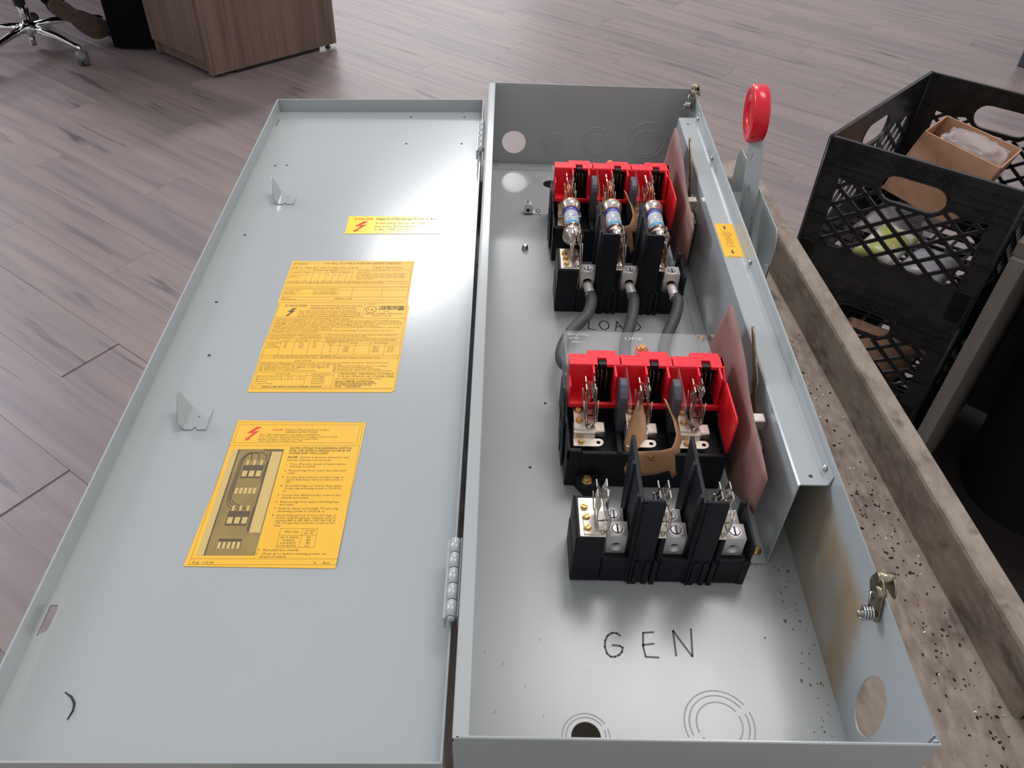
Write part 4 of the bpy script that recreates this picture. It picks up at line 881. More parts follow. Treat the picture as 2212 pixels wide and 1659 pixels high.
    b.join(plate_bm([[(.4445 if not fused else .4070, .0560), (.4445 if not fused else .4070, .0855), (.3900, .0990), (.3720, .1000), (.3400, .0560)]], .0010, frame((.0900 - .168, -.350, 0), (0, 1, 0), (0, 0, 1))))
    for i in (1, 2): b.join(plate_bm([[(.3740, .0640), (.3740, .0995), (.3250, .0995), (.3100, .0520), (.3500, .0520)]], .0008, frame((.0905 + PITCH * i + .0052 - .168, -.350, 0), (0, 1, 0), (0, 0, 1))))
    b.obj('line_shield', 'clear', t)['label'] = 'clear plastic sheet with moulded writing'
    if not fused:
        b = MB()
        for i, (s_, w) in enumerate((('REINSTALL', .0225), ('AFTER', .0105), ('WIRING', .0145))): T_(b, s_, .0940 - .168 + i * .0012, .4365 - i * .0060 - .350, .0050, w, z=.0858, mi=0)
        T_(b, 'LINE', .1530 - .168, .4315 - .350, .0062, .0180, z=.0858, mi=0)
        b.obj('moulded_lettering', 'lamgrey' if False else 'fuse_white', t)
    b = MB(); b.lathe(p(.1700, .4240, .0860), (0, 0, 1), [(0, .0085), (.0003, .0080)], 20) if False else None
    b.lathe(p(.1690, .4180, .0800), (0, 0, 1), [(0, .0070), (.0044, .0068)], 20); b.obj('shield_post', 'red', t)
    put(SC[4], 'shield_screw', t, p(.1690, .4180, .0856), scale=1.2)
    # tan paper wrap round the middle pole
    def L3(a, c, t_): return tuple(a[k] + (c[k] - a[k]) * t_ for k in range(3))
    lo_ = [(.1585, .3460, .0740), (.1500, .3360, .0600), (.1455, .3220, .0500), (.1450, .3090, .0330), (.1490, .3040, .0200), (.1650, .3040, .0205), (.1790, .3040, .0235), (.1900, .3045, .0290), (.1950, .3045, .0170), (.2005, .3070, .0230), (.2015, .3220, .0500), (.1960, .3360, .0620), (.1850, .3470, .0760)]
    hi_ = [(.1590, .3450, .0860), (.1605, .3400, .0840), (.1632, .3280, .0760), (.1640, .3150, .0640), (.1540, .3045, .0550), (.1640, .3040, .0555), (.1780, .3040, .0570), (.1880, .3050, .0600), (.1905, .3090, .0640), (.1925, .3150, .0680), (.1905, .3280, .0740), (.1865, .3380, .0800), (.1815, .3450, .0870)]
    def bulge(a, c, t_):
        q_ = L3(a, c, t_); k_ = math.sin(t_ * math.pi) * .0022; return (q_[0] + (k_ if a[0] > .172 else -k_), q_[1], q_[2])
    b = MB(); b.sheet([[p(*bulge(a, c, t_ / 5)) for t_ in range(6)] for a, c in zip(lo_, hi_)], .0006); b.obj('paper_insulator', 'paper', t)['label'] = 'curved tan paper insulator round the middle pole'
    put(SC[1], 'insulator_screw', t, p(.1695, .3038, .0480), (R(75), 0, 0), .95)
    # cross bar catch behind the barrier sheet
    return t
switching_unit(0.0, 'switching base with red arc shield and empty clips, nearer the letters GEN', False)
switching_unit(0.3875, 'switching base with red arc shield at the far end, clips holding the fuses', True)

# ------------------------------------------------------------------ brown barrier sheets and the zinc operating links beside them
def barrier(dy, label):
    b = MB()
    # (y, z) outline taken as a cut sheet, bowing outward a little toward the cover
    def x_of(y, z): return .2500 + .0045 * math.sin(max(0, min(1, (y - .23) / .23)) * math.pi) + .002 * (z / .12)
    prof = [(.2330, .0550, .1030), (.2480, .0480, .1035), (.2700, .0300, .1035), (.3000, .0100, .1030), (.3300, .0060, .1070), (.3650, .0060, .1200), (.4000, .0100, .1290), (.4300, .0300, .1350), (.4370, .0440, .1300), (.4560, .0440, .0700)]
    rows = [[(x_of(y, z0 + (z1 - z0) * k / 5), y + dy, z0 + (z1 - z0) * k / 5) for k in range(6)] for y, z0, z1 in prof]
    b.sheet(rows, .0008)
    o = b.obj('barrier_sheet', 'barrier'); tag(o, label, 'insulating sheet', 'brown fibre barrier sheets')
    return o
barrier(0.0, 'upright brown fibre barrier sheet beside the near red arc shield')
barrier(0.3875, 'upright brown fibre barrier sheet beside the far red arc shield')
def link(dy, label):
    t = thing('operating_link', label, 'switch mechanism', (.262, .35 + dy, .0), 'zinc operating links in the channel')
    def p(x, y, z): return (x - .262, y - .35, z)
    b = MB(); b.join(plate_bm([[(.3555, .1030), (.3560, .098), (.3480, .098), (.3480, .060), (.3300, .060), (.3300, .0860), (.3430, .1060), (.3440, .112), (.3880, .1370), (.3935, .1385), (.3955, .1350), (.3600, .1100)]], .0016, frame((.2655 - .262, -.35, 0), (0, 1, 0), (0, 0, 1)))); b.obj('blade_arm', 'zinc', t)
    b = MB(); b.box(p(.2575, .3100, .0935), p(.2695, .3195, .0950), .0005); b.box(p(.2575, .3090, .0830), p(.2695, .3104, .0948), .0005); b.box(p(.2620, .3130, .0030), p(.2670, .3180, .0940), .0004); b.obj('cross_bar', 'plate', t)
    b = MB(); b.box(p(.2655, .2980, .0020), p(.2715, .3700, .0700), .0008); b.lathe(p(.2655, .330, .055), (-1, 0, 0), [(0, .005), (.002, .005), (.0025, .003)], 14); b.obj('slide_block', 'zinc', t)
link(0.0, 'zinc plated operating link beside the near brown barrier sheet')
link(0.3875, 'zinc plated operating link beside the far brown barrier sheet')

# ------------------------------------------------------------------ fuses
def fuse():
    t = thing('cartridge_fuse', '', 'fuse', (0, 0, 0), 'cartridge fuses clipped in a row')
    r = .0092; ya, yb = -.034, .034            # along y, centred
    b = MB(); b.lathe((0, -.0215, 0), (0, 1, 0), [(0, r), (.043, r)], 28); b.obj('fuse_body', 'fuse_white', t)
    b = MB(); b.lathe((0, .0125, 0), (0, 1, 0), [(0, r + .0002), (.0062, r + .0002)], 28)
    b.obj('label_band', 'fuse_blue', t)
    b = MB(); b.lathe((0, -.0188, 0), (0, 1, 0), [(0, r + .0002), (.0075, r + .0002)], 28); b.obj('label_band', 'fuse_sky', t)
    for s_ in (-1, 1):
        b = MB(); b.lathe((0, s_ * .0190, 0), (0, s_, 0), [(0, r + .0008), (.0006, r + .0014), (.0070, r + .0016), (.0090, r + .0032), (.0150, r + .0036), (.0190, r + .0024), (.0235, r - .0010), (.0270, r * .5), (.0285, r * .3)], 28)
        b.lathe((.0015, s_ * .0235, r + .0012), (0, 0, 1), [(0, .0022), (.0016, .0019), (.0020, .0008)], 12)
        b.obj('end_cap', 'clip', t)
        b = MB(); b.box((-.0006, s_ * .0450 if s_ > 0 else -.0745, -.0090), (.0006, .0745 if s_ > 0 else -.0450, .0165), .0004)
        for q_ in (-1, 1): b.tube([(q_ * .0042, s_ * .0440, .006), (q_ * .0024, s_ * .0520, .012), (q_ * .0012, s_ * .0560, .0190)], .0006, 6)
        b.obj('knife_blade', 'copper', t)
        b = MB(); b.lathe((0, s_ * .0195, 0), (0, s_, 0), [(0, r + .0017), (.0012, r + .0021), (.0018, r + .0017)], 28); b.lathe((0, s_ * .0330, 0), (0, s_, 0), [(0, r + .0034), (.0010, r + .0040), (.0020, r + .0034)], 28); b.obj('cap_ring', 'copper', t)
    # print round the barrel
    mb = MB()
    for row, (s_, sz, w) in enumerate((('250V  CLASS RK5', .0020, .012), ('TIME DELAY FUSE', .0018, .013), ('100 AMP', .0030, .012), ('CURRENT LIMITING', .0017, .013))):
        tb_ = text_bm(s_, 0, 0, sz, w, 'CENTER')
        for v in tb_.verts:
            a = v.co.x / r; v.co = Vector(((r + .0003) * math.sin(a), .0080 - row * .0050 + v.co.y, (r + .0003) * math.cos(a)))
        mb.join(tb_)
    tb_ = text_bm('Littelfuse', 0, 0, .0040, .0140, 'CENTER')
    mb.mi = 1
    for v in tb_.verts: a = v.co.x / r; v.co = Vector(((r + .0005) * math.sin(a), .0138 + v.co.y, (r + .0005) * math.cos(a)))
    mb.join(tb_)
    mb.obj('barrel_print', ['ink', 'fuse_white'], t)
    return t
def copy_tree(o, parent=None):
    c = o.copy(); COL.objects.link(c); c.parent = parent
    for ch in [x for x in bpy.data.objects if x.parent == o]: copy_tree(ch, c)
    return c
f0 = fuse()
FL = ['leftmost blue and white labelled fuse, nearest the hinged door', 'middle one of the three fuses, inside the tan paper insulator', 'rightmost of the three fuses, nearest the brown barrier sheet']
kids = None
for i in range(3):
    f = f0 if i == 0 else copy_tree(f0)
    f.location = (.1103 + .0528 * i, .2140 + .0660 + .3875, .0790); f.rotation_euler = (0, R((-8, -5, -3)[i]), 0); f['label'] = FL[i]

# ------------------------------------------------------------------ load cables
def bez(pts, n=8):
    out = []; P = [Vector(p) for p in pts]; P = [P[0] * 2 - P[1]] + P + [P[-1] * 2 - P[-2]]
    for i in range(1, len(P) - 2):
        for k in range(n):
            t = k / n; a, b, c, d = P[i - 1], P[i], P[i + 1], P[i + 2]
            out.append(0.5 * ((2 * b) + (-a + c) * t + (2 * a - 5 * b + 4 * c - d) * t * t + (-a + 3 * b - 3 * c + d) * t ** 3))
    out.append(P[-2]); return out
CB = [[(.1315, .5790, .0330), (.1330, .5680, .0320), (.1262, .5450, .0280), (.1080, .5200, .0240), (.0970, .4960, .0230), (.0925, .4700, .0270), (.0950, .4480, .0350), (.1030, .4300, .0450), (.1080, .4150, .0520)],
      [(.1825, .5790, .0330), (.1838, .5680, .0320), (.1790, .5400, .0260), (.1695, .5080, .0240), (.1640, .4750, .0300), (.1610, .4450, .0420), (.1600, .4150, .0520)],
      [(.2335, .5790, .0330), (.2370, .5680, .0330), (.2300, .5430, .0280), (.2170, .5120, .0250), (.2080, .4780, .0300), (.2080, .4450, .0420), (.2100, .4150, .0520)]]
CL = ['grey rubber cable bulging out to the left of the letters LOAD', 'middle grey rubber cable crossing the letters LOAD', 'grey rubber cable to the right of the letters LOAD']
for i in range(3):
    x0 = .0905 + PITCH * i + .0383
    t = thing('load_cable', CL[i], 'cable', CB[i][0], group='grey load cables')
    o_ = Vector(CB[i][0]); b = MB(); b.tube([v - o_ for v in bez(CB[i])], .0068, 16); b.obj('cable_jacket', 'cable', t)
    b = MB(); a_ = Vector((x0, .5935, .0360)); c_ = o_ + Vector((0, 0, .0010))
    b.tube([a_ - o_, (a_ * .6 + c_ * .4) - o_ + Vector((0, 0, .0015)), c_ - o_, c_ - o_ + Vector((0.0, -.0050, -.001))], [.0056, .0058, .0060, .0058], 16); b.obj('bare_strands', 'alu', t)

# ------------------------------------------------------------------ stacked milk crates
CE1 = Vector((.826, -.5635, 0)); CE2 = Vector((.696, .718, 0)); CW, CD, CH = .2945, .3802, .2544
def lattice_face(b, w, mtx_f, step=.0450, bar=.0062, front=True):
    """one crate side: u along, v down from the rim (negative)"""
    def fb(u0, v0, u1, v1, d0=-.0015, d1=.0015): # box in face space, depth outward
        q = [mtx_f(u, v, d) for (u, v, d) in ((u0, v0, d0), (u1, v0, d0), (u1, v0, d1), (u0, v0, d1))]
        q2 = [mtx_f(u, v, d) for (u, v, d) in ((u0, v1, d0), (u1, v1, d0), (u1, v1, d1), (u0, v1, d1))]
        b.prism(q, q2)
    def bar_(p, q, w_, d0, d1):
        p = Vector(p); q = Vector(q); d = (q - p).normalized(); n = Vector((-d.y, d.x)) * w_ / 2
        c = [p - n, p + n, q + n, q - n]
        b.prism([mtx_f(x.x, x.y, d0) for x in c], [mtx_f(x.x, x.y, d1) for x in c])
    cx = w / 2
    # corner posts and bands
    fb(0, -CH, .030, -.003); fb(w - .030, -CH, w, -.003)
    fb(.004, -.190, w - .004, -.252) ; fb(0, -.248, w, -.256, -.0015, .003); fb(0, -.187, w, -.191, -.0015, .0032)
    # rim
    fb(-.001, 0, w + .001, -.005, -.0030, .0032)
    # hand hole frame region: upper panel with a stadium hole
    hw, hh, hy = .052, .0235, -.0545
    hole = stadium(cx, hy, 2 * hw, 2 * hh, 8)
    out = [(.024, -.004), (w - .024, -.004), (w - .030, -.066), (w - .062, -.070), (cx + hw + .010, hy - .010), (cx + hw * .72, hy - hh - .006), (cx - hw * .72, hy - hh - .006), (cx - hw - .010, hy - .010), (.062, -.070), (.030, -.066)]
    t = plate_bm([out, hole], .0024, None)
    for v in t.verts: v.co = Vector(mtx_f(v.co.x, v.co.y, v.co.z))
    b.join(t)
    # stiffening ribs
    for v in (-.018, -.033, -.048, -.061): fb(0, v, cx - hw - .008 - (0 if v > -.05 else -.006) if v > -.030 else cx - hw - .004, v - .0016, .001, .0045); fb(cx + hw + .004, v, w, v - .0016, .001, .0045)
    for v in (-.108, -.136): fb(0, v, .033, v - .0016, .001, .0045); fb(w - .033, v, w, v - .0016, .001, .0045)
    for u in (.0, .030, w - .030, w - .002): fb(u, -.190 if u in (.030, w - .030) else -CH, u + .002, -.004, .001, .0045)
    # fine diamond ribs above the hand hole
    for k in range(-2, 12):
        u = cx - .066 + k * .0135
        for s_ in (-1, 1):
            p, q = (u, -.008), (u + s_ * .020, -.028)
            if min(p[0], q[0]) > cx - .064 and max(p[0], q[0]) < cx + .064: bar_(p, q, .0012, .001, .0035)
    # hand hole lip
    for a, c in zip(hole, hole[1:] + hole[:1]): 
        if (Vector(a) - Vector(c)).length > 1e-6: bar_(a, c, .0030, -.002, .0040)
    # diagonal lattice below
    u0, u1, v0, v1 = .030, w - .030, -.190, -.066
    def clip(p, d):
        ts = []
        lo, hi = -9, 9
        for (pp, dd, a, c) in ((p[0], d[0], u0, u1), (p[1], d[1], v0, v1)):
            t1, t2 = (a - pp) / dd, (c - pp) / dd
            lo = max(lo, min(t1, t2)); hi = min(hi, max(t1, t2))
        return lo, hi
    for s_ in (-1, 1):
        d = Vector((.80, .60 * s_)).normalized()
        for k in range(-14, 15):
            p = (cx + k * step, -.1300); lo, hi = clip(p, d)
            if hi - lo < .006: continue
            n = max(2, int((hi - lo) / .006)); run = None
            for j in range(n + 1):
                t_ = lo + (hi - lo) * j / n; x, y = p[0] + d.x * t_, p[1] + d.y * t_
                dx = max(0, abs(x - cx) - (hw - hh)); inside = (dx ** 2 + (y - hy) ** 2) < (hh + .003) ** 2
                if not inside and run is None: run = t_
                if (inside or j == n) and run is not None:
                    e_ = t_
                    if e_ - run > .004: bar_((p[0] + d.x * run, p[1] + d.y * run), (p[0] + d.x * e_, p[1] + d.y * e_), bar, -.0016, .0022); bar_((p[0] + d.x * run, p[1] + d.y * run), (p[0] + d.x * e_, p[1] + d.y * e_), .0010, .0022, .0040)
                    run = None
def crate(z_top, label):
    o0 = Vector((.5518, 1.0179, z_top - CH)); t = thing('milk_crate', label, 'crate', o0, 'stacked black milk crates')
    def wall_fn(a, e_u, e_n): return lambda u, v, d: tuple(a + e_u * u + e_n * d + Vector((0, 0, CH + v)))
    zero = Vector((0, 0, 0))
    n1 = Vector((CE1.y, -CE1.x, 0)); n1 = -n1 if n1.dot(CE2) > 0 else n1
    n2 = Vector((CE2.y, -CE2.x, 0)); n2 = -n2 if n2.dot(CE1) > 0 else n2
    for a, e_, w, n_ in ((zero, CE1, CW, n1), (CE2 * CD, CE1, CW, -n1), (zero, CE2, CD, n2), (CE1 * CW, CE2, CD, -n2)):
        b = MB(); lattice_face(b, w, wall_fn(a, e_, n_)); b.obj('side_wall', 'cratep', t)
    b = MB(); n = 9
    def fl_(u0, v0, u1, v1, z0=.004, z1=.008): b.prism([tuple(CE1 * u + CE2 * v + Vector((0, 0, z0))) for u, v in ((u0, v0), (u1, v0), (u1, v1), (u0, v1))], [tuple(CE1 * u + CE2 * v + Vector((0, 0, z1))) for u, v in ((u0, v0), (u1, v0), (u1, v1), (u0, v1))])
    for k in range(n): fl_(.003 + k * (CW - .010) / (n - 1), .002, .008 + k * (CW - .010) / (n - 1), CD - .002)
    for k in range(12): fl_(.002, .003 + k * (CD - .010) / 11, CW - .002, .008 + k * (CD - .010) / 11, .0042, .0082)
    b.obj('bottom_grid', 'cratep', t)
    for u, v in ((0, 0), (CW, 0), (0, CD), (CW, CD)):
        b = MB(); q = CE1 * u + CE2 * v; b.tube([q + Vector((0, 0, .001)), q + Vector((0, 0, CH - .001))], .0028, 10); b.obj('corner_post', 'cratep', t)
    return t
crate(.035, 'topmost black lattice crate, holding an open cardboard box and packets')
crate(.035 - CH, 'middle black lattice crate directly under the one with the cardboard box')
crate(.035 - 2 * CH, 'lowest black lattice crate of the stack, standing on the wood floor')
# contents of the top crate
def in_crate(s_, t_, z): v = Vector((.5518, 1.0179, z)) + CE1 * s_ + CE2 * t_; return v
b0 = thing('cardboard_box', 'small open brown cardboard box standing inside the top crate', 'box', in_crate(.15, .16, -.125))
P4 = [Vector((.7373, 1.1031, 0)), Vector((.8020, 1.1690, 0)), Vector((.8831, 1.0463, 0)), Vector((.8147, .9757, 0))]
ct = sum(P4, Vector()) / 4
bt = [v + Vector((.012, .010, .002)) for v in P4]; low = [v + Vector((-.015, .030, -.1200)) for v in P4]
def off(v): return tuple(v - b0.location)
for i in range(4):
    a, c = bt[i], bt[(i + 1) % 4]; la, lc = low[i], low[(i + 1) % 4]; n_ = (ct - (a + c) / 2); n_.z = 0; n_ = n_.normalized() * .0028
    b = MB(); b.prism([off(a), off(c), off(c + n_), off(a + n_)], [off(la), off(lc), off(lc + n_), off(la + n_)]); b.obj('box_side', 'card', b0)
b = MB(); b.prism([off(v) for v in low], [off(v + Vector((0, 0, .003))) for v in low]); b.obj('box_bottom', 'card', b0)
random.seed(11)
def crumple(name, m, c, rx, ry, rz, amp, ang=0, n=16, pillow=False):
    b = MB(); bmesh.ops.create_icosphere(b.bm, subdivisions=4, radius=1)
    from mathutils import noise
    for v in b.bm.verts:
        d = v.co.normalized(); f = 1 + amp * noise.noise(d * 3.1 + Vector(c) * 9) + amp * .6 * noise.noise(d * 8 + Vector(c) * 5)
        q = Vector((math.copysign(abs(d.x) ** .6, d.x) * rx, math.copysign(abs(d.y) ** .6, d.y) * ry, math.copysign(abs(d.z) ** .7, d.z) * rz)) * f
        v.co = Matrix.Rotation(ang, 3, 'Z') @ q
    for f in b.bm.faces: f.smooth = True
    return b.obj(name, m, None, loc=c)
tag(crumple('plastic_bag', 'bag', (.820, 1.074, -.024), .056, .030, .034, .22, R(-52)), 'crumpled clear plastic bag of parts filling the cardboard box', 'bag')
def packet(name, m, pts, th, label, cat):
    c = sum((Vector(p) for p in pts), Vector()) / 4; b = MB(); n = 8; rows = []
    for i in range(n + 1):
        r = []
        for j in range(n + 1):
            u, v = i / n, j / n; q = (Vector(pts[0]) * (1 - u) + Vector(pts[1]) * u) * (1 - v) + (Vector(pts[3]) * (1 - u) + Vector(pts[2]) * u) * v
            q.z += th * (math.sin(u * math.pi) * math.sin(v * math.pi)) ** .5 + random.uniform(-1, 1) * .0012; r.append(tuple(q - c))
        rows.append(r)
    b.sheet(rows, .002); return tag(b.obj(name, m, None, loc=c), label, cat)
def pk4(s0, t0, s1, t1, z): return [tuple(in_crate(a, b_, z)) for a, b_ in ((s0, t0), (s1, t0), (s1, t1), (s0, t1))]
packet('parts_packet', 'packet', pk4(.080, .030, .150, .150, -.170), .022, 'yellow and white printed parts packet lying low in the top crate', 'packet')
packet('grey_bag', 'greybag', pk4(.155, .020, .235, .130, -.180), .026, 'crumpled grey plastic bag low in the top crate beside the yellow packet', 'bag')
packet('clear_packet', 'bag', pk4(.030, .150, .150, .290, -.190), .03, 'flat clear bag at the back of the top crate', 'bag')
packet('brown_packet', 'card', pk4(.060, .060, .220, .260, -.215 - CH + .02), .02, 'folded brown paper lying in the middle crate', 'paper')
for x, y, h_, lb in ((.262, .035, .012, 'small pale round fitting in the near right corner of the top crate'), (.255, .085, .016, 'taller pale round fitting behind the small one at the right of the top crate')):
    b = MB(); b.lathe((0, 0, 0), (0.1, .1, 1), [(0, .006), (.004, .008), (h_ - .002, .007), (h_, .004)], 16)
    tag(b.obj('pipe_fitting', 'fuse_white', None, loc=in_crate(x, y, -.2100)), lb, 'fitting', 'loose pale fittings in the top crate')

# ------------------------------------------------------------------ grey laminate table at right with black bin under it
tz = -.070; tc = Vector((.8090, .8392, tz)); e1 = Vector((math.cos(R(-41)), math.sin(R(-41)), 0)); e2 = Vector((math.cos(R(48)), math.sin(R(48)), 0))
tb = thing('laminate_table', 'grey oak laminate table end beside the black crates', 'table', (tc.x, tc.y, FLOOR))
def tp(a, c, z): v = tc + e1 * a + e2 * c; return (v.x - tc.x, v.y - tc.y, z - FLOOR)
def tprism(name, a0, c0_, a1, c1_, z0, z1, m='lamgrey'):
    b = MB(); q = ((a0, c0_), (a1, c0_), (a1, c1_), (a0, c1_)); b.prism([tp(x, y, z0) for x, y in q], [tp(x, y, z1) for x, y in q]); return b.obj(name, m, tb, bevel=.0008)
tprism('table_top', -.002, .010, 1.1, .65, tz, tz + .024); tprism('side_panel', 0, 0, .0235, .62, FLOOR + .0002, tz - .0004)
tprism('side_panel', 1.05, 0, 1.0735, .62, FLOOR + .0002, tz - .0004); tprism('back_panel', .024, .46, 1.0495, .48, FLOOR + .03, tz - .0004, 'darkgrey')
bn = thing('waste_bin', 'round black waste bin in the dark under the laminate table', 'bin', (1.185, .925, FLOOR))
b = MB(); b.lathe((0, 0, 0), (0, 0, 1), [(0, .135), (.004, .140), (.56, .158), (.566, .163), (.572, .161), (.570, .156), (.55, .154), (.01, .130)], 40); b.obj('bin_body', 'rubber', bn)
b = MB(); ring(b, (0, 0), .159, .006, .006, 48, mtx=Matrix.Translation((0, 0, .566))); b.obj('bin_rim', 'rubber', bn)
tag(MB().box((-.2, -.15, 0), (.2, .15, .30), .004, Matrix.Rotation(R(50), 4, 'Z')).obj('storage_box', 'darkgrey', None, loc=(2.49, 3.38, FLOOR)), 'dark grey box on the floor at the upper right edge', 'box')

mt_ = MB(); mt_.box((-.62, -.50, 0), (.62, .50, .004), .002, Matrix.Rotation(R(-41), 4, 'Z')); tag(mt_.obj('floor_mat', 'matm', None, loc=(1.32, .62, FLOOR + .0002)), 'dark brown floor mat below the laminate table at the right edge', 'mat')  # added sheet that darkens the floor where shade lies by the table

# ------------------------------------------------------------------ desk with walnut pedestal
A = Vector((-1.1052, 2.9168, FLOOR)); Bq = Vector((-.6855, 3.2928, FLOOR)); Cq = Vector((-1.3944, 3.1447, FLOOR))
de1 = (Bq - A); de2 = (Cq - A); LE1, LE2 = de1.length, de2.length; de1.normalize(); de2.normalize()
dk = thing('office_desk', 'walnut laminate office desk with a drawer pedestal, far left on the wood floor', 'desk', A)
def dp(a, c, z): v = de1 * a + de2 * c; return (v.x, v.y, z)
def dprism(name, a0, c0_, a1, c1_, z0, z1, m='walnut', bev=.001):
    b = MB(); q = ((a0, c0_), (a1, c0_), (a1, c1_), (a0, c1_)); b.prism([dp(x, y, z0) for x, y in q], [dp(x, y, z1) for x, y in q]); return b.obj(name, m, dk, bevel=bev)
dprism('side_panel', 0, 0, LE1, .022, .014, .600); dprism('side_panel', 0.002, LE2 - .018, LE1, LE2, .014, .600)
dprism('door', -.004, .0235, .014, LE2 + .002, .062, .590); dprism('toe_kick', .016, .0225, .034, LE2 - .018, .012, .061)
dprism('desk_top', -.03, -.02, LE1 + .03, 2.0, .601, .630)
dprism('bottom_board', .034, .0225, LE1 - .001, LE2 - .018, .064, .080); dprism('back_board', LE1 - .020, .0225, LE1 - .002, LE2 - .018, .081, .600)
for a, c in ((LE1 - .035, .012), (.05, .012), (.05, LE2 - .03), (LE1 - .035, LE2 - .03)):
    b = MB(); b.lathe(dp(a, c, 0), (0, 0, 1), [(0, .011), (.003, .012), (.006, .008), (.0145, .006)], 14); b.obj('levelling_foot', 'rubber', dk)
dprism('plinth_rail', .10, .004, LE1 - .08, .018, .0012, .0135, 'dark')  # dark strip stands in for the shade in the gap under the side
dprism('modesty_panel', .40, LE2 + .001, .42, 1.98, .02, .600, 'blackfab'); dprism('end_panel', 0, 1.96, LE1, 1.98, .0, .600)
dprism('screen_panel', LE1 + .04, .30, LE1 + .06, 2.0, 0, 1.15, 'blackfab')  # unseen panel added behind the desk to block light from the back
filler = thing('computer_tower', 'black computer tower in the dark knee space beside the desk pedestal', 'computer', (-1.49, 3.36, FLOOR))  # added black box, fills in the darkness of the knee space
b = MB(); b.box((-.085, -.190, .012), (.085, .200, .50), .004); b.obj('tower_case', 'blackfab', filler)
for q_ in ((-.07, -.17), (.05, -.17), (-.07, .16), (.05, .16)): b = MB(); b.box((q_[0], q_[1], 0), (q_[0] + .02, q_[1] + .02, .0125), .001); b.obj('tower_foot', 'rubber', filler)

# ------------------------------------------------------------------ office chair
hub = Vector((-1.8894, 3.1561, FLOOR)); ch = thing('office_chair', 'black office chair on a chrome five star base with casters, top left', 'chair', hub)
b = MB(); b.lathe((0, 0, .060), (0, 0, 1), [(0, .022), (.01, .030), (.036, .034), (.042, .030), (.048, .018)], 28); b.obj('hub', 'chrome', ch)
b = MB(); b.cyl((0, 0, .108), (0, 0, .175), .0135, 20); b.obj('gas_column', 'steel', ch)
b = MB(); b.cyl((0, 0, .175), (0, 0, .33), .022, 20); b.obj('column_sleeve', 'rubber', ch); b = MB(); b.cyl((0, 0, .018), (0, 0, .060), .012, 16); b.obj('column_tip', 'steel', ch)
for k in range(5):
    a = R(-29 + 72 * k); d = Vector((math.cos(a), math.sin(a), 0)); n_ = Vector((-d.y, d.x, 0))
    rows = [(.026, .088, .016, .016), (.10, .091, .0145, .014), (.18, .086, .012, .012), (.25, .074, .010, .010), (.285, .068, .010, .008), (.295, .064, .007, .005)]
    b = MB(); prev = None
    for r_, z, w, h in rows:
        ringv = [b.bm.verts.new(d * r_ + n_ * (w * math.cos(t)) + Vector((0, 0, z + h * math.sin(t)))) for t in [2 * math.pi * j / 10 for j in range(10)]]
        if prev:
            for j in range(10): b.bm.faces.new((prev[j], prev[(j + 1) % 10], ringv[(j + 1) % 10], ringv[j])).smooth = True
        else: b.bm.faces.new(ringv)
        prev = ringv
    b.bm.faces.new(prev); leg = b.obj('leg', 'chrome', ch)
    b = MB(); c_ = d * .287 + Vector((0, 0, .026)); wd = (n_ * .7 + d * .7).normalized()
    for s_ in (-1, 1): b.lathe(c_ + wd * (.003 * s_), wd * s_, [(0, .022), (.001, .0255), (.014, .0255), (.018, .018)], 20)
    b.tube([c_, c_ + Vector((0, 0, .036))], .006, 10); b.sheet([[tuple(c_ + wd * q_ * .018 + Vector((math.cos(t) * wd.y * .028, -math.cos(t) * wd.x * .028, math.sin(t) * .028))) for q_ in (-1, 1)] for t in [R(x) for x in (-5, 30, 60, 90, 120, 150, 185)]], .0016)
    b.obj('caster', 'caster', leg)
b = MB(); b.box((-.23, -.22, .33), (.23, .22, .40), .03, Matrix.Rotation(R(42), 4, 'Z'), 3); b.obj('seat', 'blackfab', ch)
b = MB(); b.box((-.25, -.20, .43), (-.19, .20, .90), .025, Matrix.Rotation(R(42), 4, 'Z'), 3); b.box((-.235, -.03, .345), (-.205, .03, .47), .008, Matrix.Rotation(R(42), 4, 'Z')); b.obj('backrest', 'blackfab', ch)

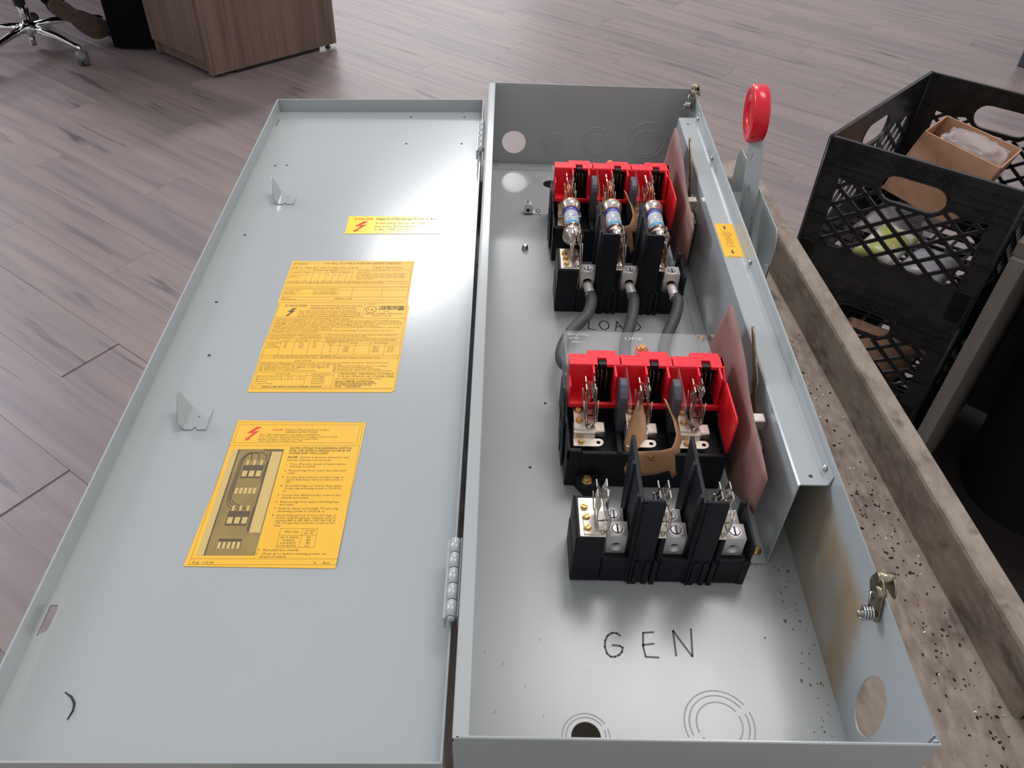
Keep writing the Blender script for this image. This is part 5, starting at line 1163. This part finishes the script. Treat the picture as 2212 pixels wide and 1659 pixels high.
# ------------------------------------------------------------------ seated person, one foot tucked back
def skinned(name, verts, edges, rad, m, parent, root=0, sub=1):
    me = bpy.data.meshes.new(name); me.from_pydata(verts, edges, []); me.materials.append(M[m]); o = bpy.data.objects.new(name, me); COL.objects.link(o); o.parent = parent
    o.modifiers.new('skin', 'SKIN'); 
    for i, r_ in enumerate(rad): me.skin_vertices[0].data[i].radius = (r_, r_); me.skin_vertices[0].data[i].use_root = (i == root)
    s_ = o.modifiers.new('sub', 'SUBSURF'); s_.levels = sub; s_.render_levels = sub; return o
for _ in (0,):
    pe = thing('person', 'person in dark trousers sitting at the desk, one worn brown shoe sole turned up', 'person', (hub.x, hub.y, FLOOR))
    f = Matrix.Rotation(R(42), 3, 'Z')
    def lp(x, y, z): return tuple(f @ Vector((x, y, 0)) + Vector((0, 0, z)))
    toe = Vector((-1.6326, 3.2551, FLOOR + .035)); heel = Vector((-1.7236, 3.0815, -.5211))
    hl = heel - Vector((hub.x, hub.y, FLOOR)); tl = toe - Vector((hub.x, hub.y, FLOOR))
    fwd = (tl - hl).normalized(); view = (cam.location - (heel + toe) / 2).normalized(); side = fwd.cross(view).normalized(); up_ = -(view - fwd * view.dot(fwd)).normalized()
    ank = hl + fwd * .055 + up_ * .075
    V = [lp(-.05, 0, .47), lp(.02, -.09, .47), lp(.36, -.13, .46), tuple(ank), lp(.02, .10, .47), lp(.38, .12, .46), lp(.42, .12, .08), lp(-.09, 0, .65), lp(-.07, 0, .84), lp(-.02, 0, .95), lp(.02, 0, 1.02),
         lp(-.05, -.15, .86), lp(.06, -.20, .66), lp(.27, -.15, .62), lp(-.05, .15, .86), lp(.06, .20, .66), lp(.27, .15, .62)]
    E_ = [(0, 1), (1, 2), (2, 3), (0, 4), (4, 5), (5, 6), (0, 7), (7, 8), (8, 9), (9, 10), (8, 11), (11, 12), (12, 13), (8, 14), (14, 15), (15, 16)]
    rr = [.11, .075, .055, .032, .075, .055, .04, .11, .10, .045, .045, .05, .038, .028, .05, .038, .028]
    skinned('body', V, E_, rr, 'person', pe, 0, 2)
    b = MB(); bmesh.ops.create_icosphere(b.bm, subdivisions=3, radius=1)
    for v in b.bm.verts:
        d = v.co.copy(); q = Vector((d.x * .085, d.y * .066, d.z * .105)); 
        if d.x > .9 and -.3 < d.z < .1: q.x += .015
        if d.z < -.4: q.x += .01; q.y *= .85
        v.co = f @ q + Vector(lp(.03, 0, 1.13))
        v.select = False
    for face in b.bm.faces: face.smooth = True
    b.obj('head', 'skin', pe)
    b = MB(); bmesh.ops.create_icosphere(b.bm, subdivisions=3, radius=1)
    for v in b.bm.verts: d = v.co.copy(); q = Vector((d.x * .090 - .012, d.y * .073, d.z * .100 + .018)); q.z = max(q.z, -.02); v.co = f @ q + Vector(lp(.03, 0, 1.13))
    b.obj('hair', 'blackfab', pe)
    for s_ in (-1, 1):
        b = MB(); base = Vector(lp(.27, .15 * s_, .62)); dd = Vector(lp(1, 0, 0)); sd = Vector(lp(0, 1, 0)) * s_
        b.tube([base, base + dd * .04, base + dd * .085], [.024, .034, .030], 12)
        for k in range(4): q0 = base + dd * .08 + sd * (.024 - k * .016); l_ = (.055, .065, .07, .06)[k]; b.tube([q0, q0 + dd * l_ * .5 + Vector((0, 0, .004)), q0 + dd * l_ - Vector((0, 0, .012))], [.009, .0085, .007], 8)
        q0 = base + dd * .035 - sd * .026; b.tube([q0, q0 - sd * .018 + dd * .02, q0 - sd * .020 + dd * .045], [.010, .0095, .008], 8); b.obj('hand', 'skin', pe)
    # shoes: shaped sole outline lofted into an upper
    def shoe(o_, fw, sd, upv):
        L_s = .272; nn = 14; prof_ = []
        for k in range(nn + 1):
            u = k / nn; w = .030 + .016 * math.sin(min(1, u * 1.15) * math.pi * .95 + .1) if 0 < k < nn else .012
            w = [.012, .026, .032, .033, .031, .029, .028, .030, .035, .040, .043, .043, .039, .029, .012][k]
            prof_.append((u * L_s, w))
        b = MB()
        lo = [o_ + fw * a + sd * w for a, w in prof_] + [o_ + fw * a - sd * w for a, w in prof_[::-1]]
        b.prism(lo, [v + upv * .018 for v in lo]); 
        so = b.obj('shoe_sole', 'sole', pe)
        b = MB(); prev = None
        for hgt, sc_, sh in ((.018, .98, 0), (.040, .95, 0), (.058, .80, -.006), (.072, .55, -.03), (.095, .40, -.060)):
            cen = o_ + fw * (L_s / 2 + sh) + upv * hgt
            r_ = [b.bm.verts.new(cen + (fw * (a - L_s / 2) + sd * w * s2) * sc_) for a, w, s2 in [(a, w, 1) for a, w in prof_] + [(a, w, -1) for a, w in prof_[::-1]]]
            if prev:
                for j in range(len(r_)): b.bm.faces.new((prev[j], prev[(j + 1) % len(r_)], r_[(j + 1) % len(r_)], r_[j])).smooth = True
            prev = r_
        b.bm.faces.new(prev); b.obj('shoe_upper', 'person', pe)
    shoe(hl - fwd * .002, fwd, side, up_)
    f2 = Vector(lp(1, 0, 0)).normalized(); shoe(Vector(lp(.36, .12, .0005)), f2, Vector((-f2.y, f2.x, 0)), Vector((0, 0, 1)))
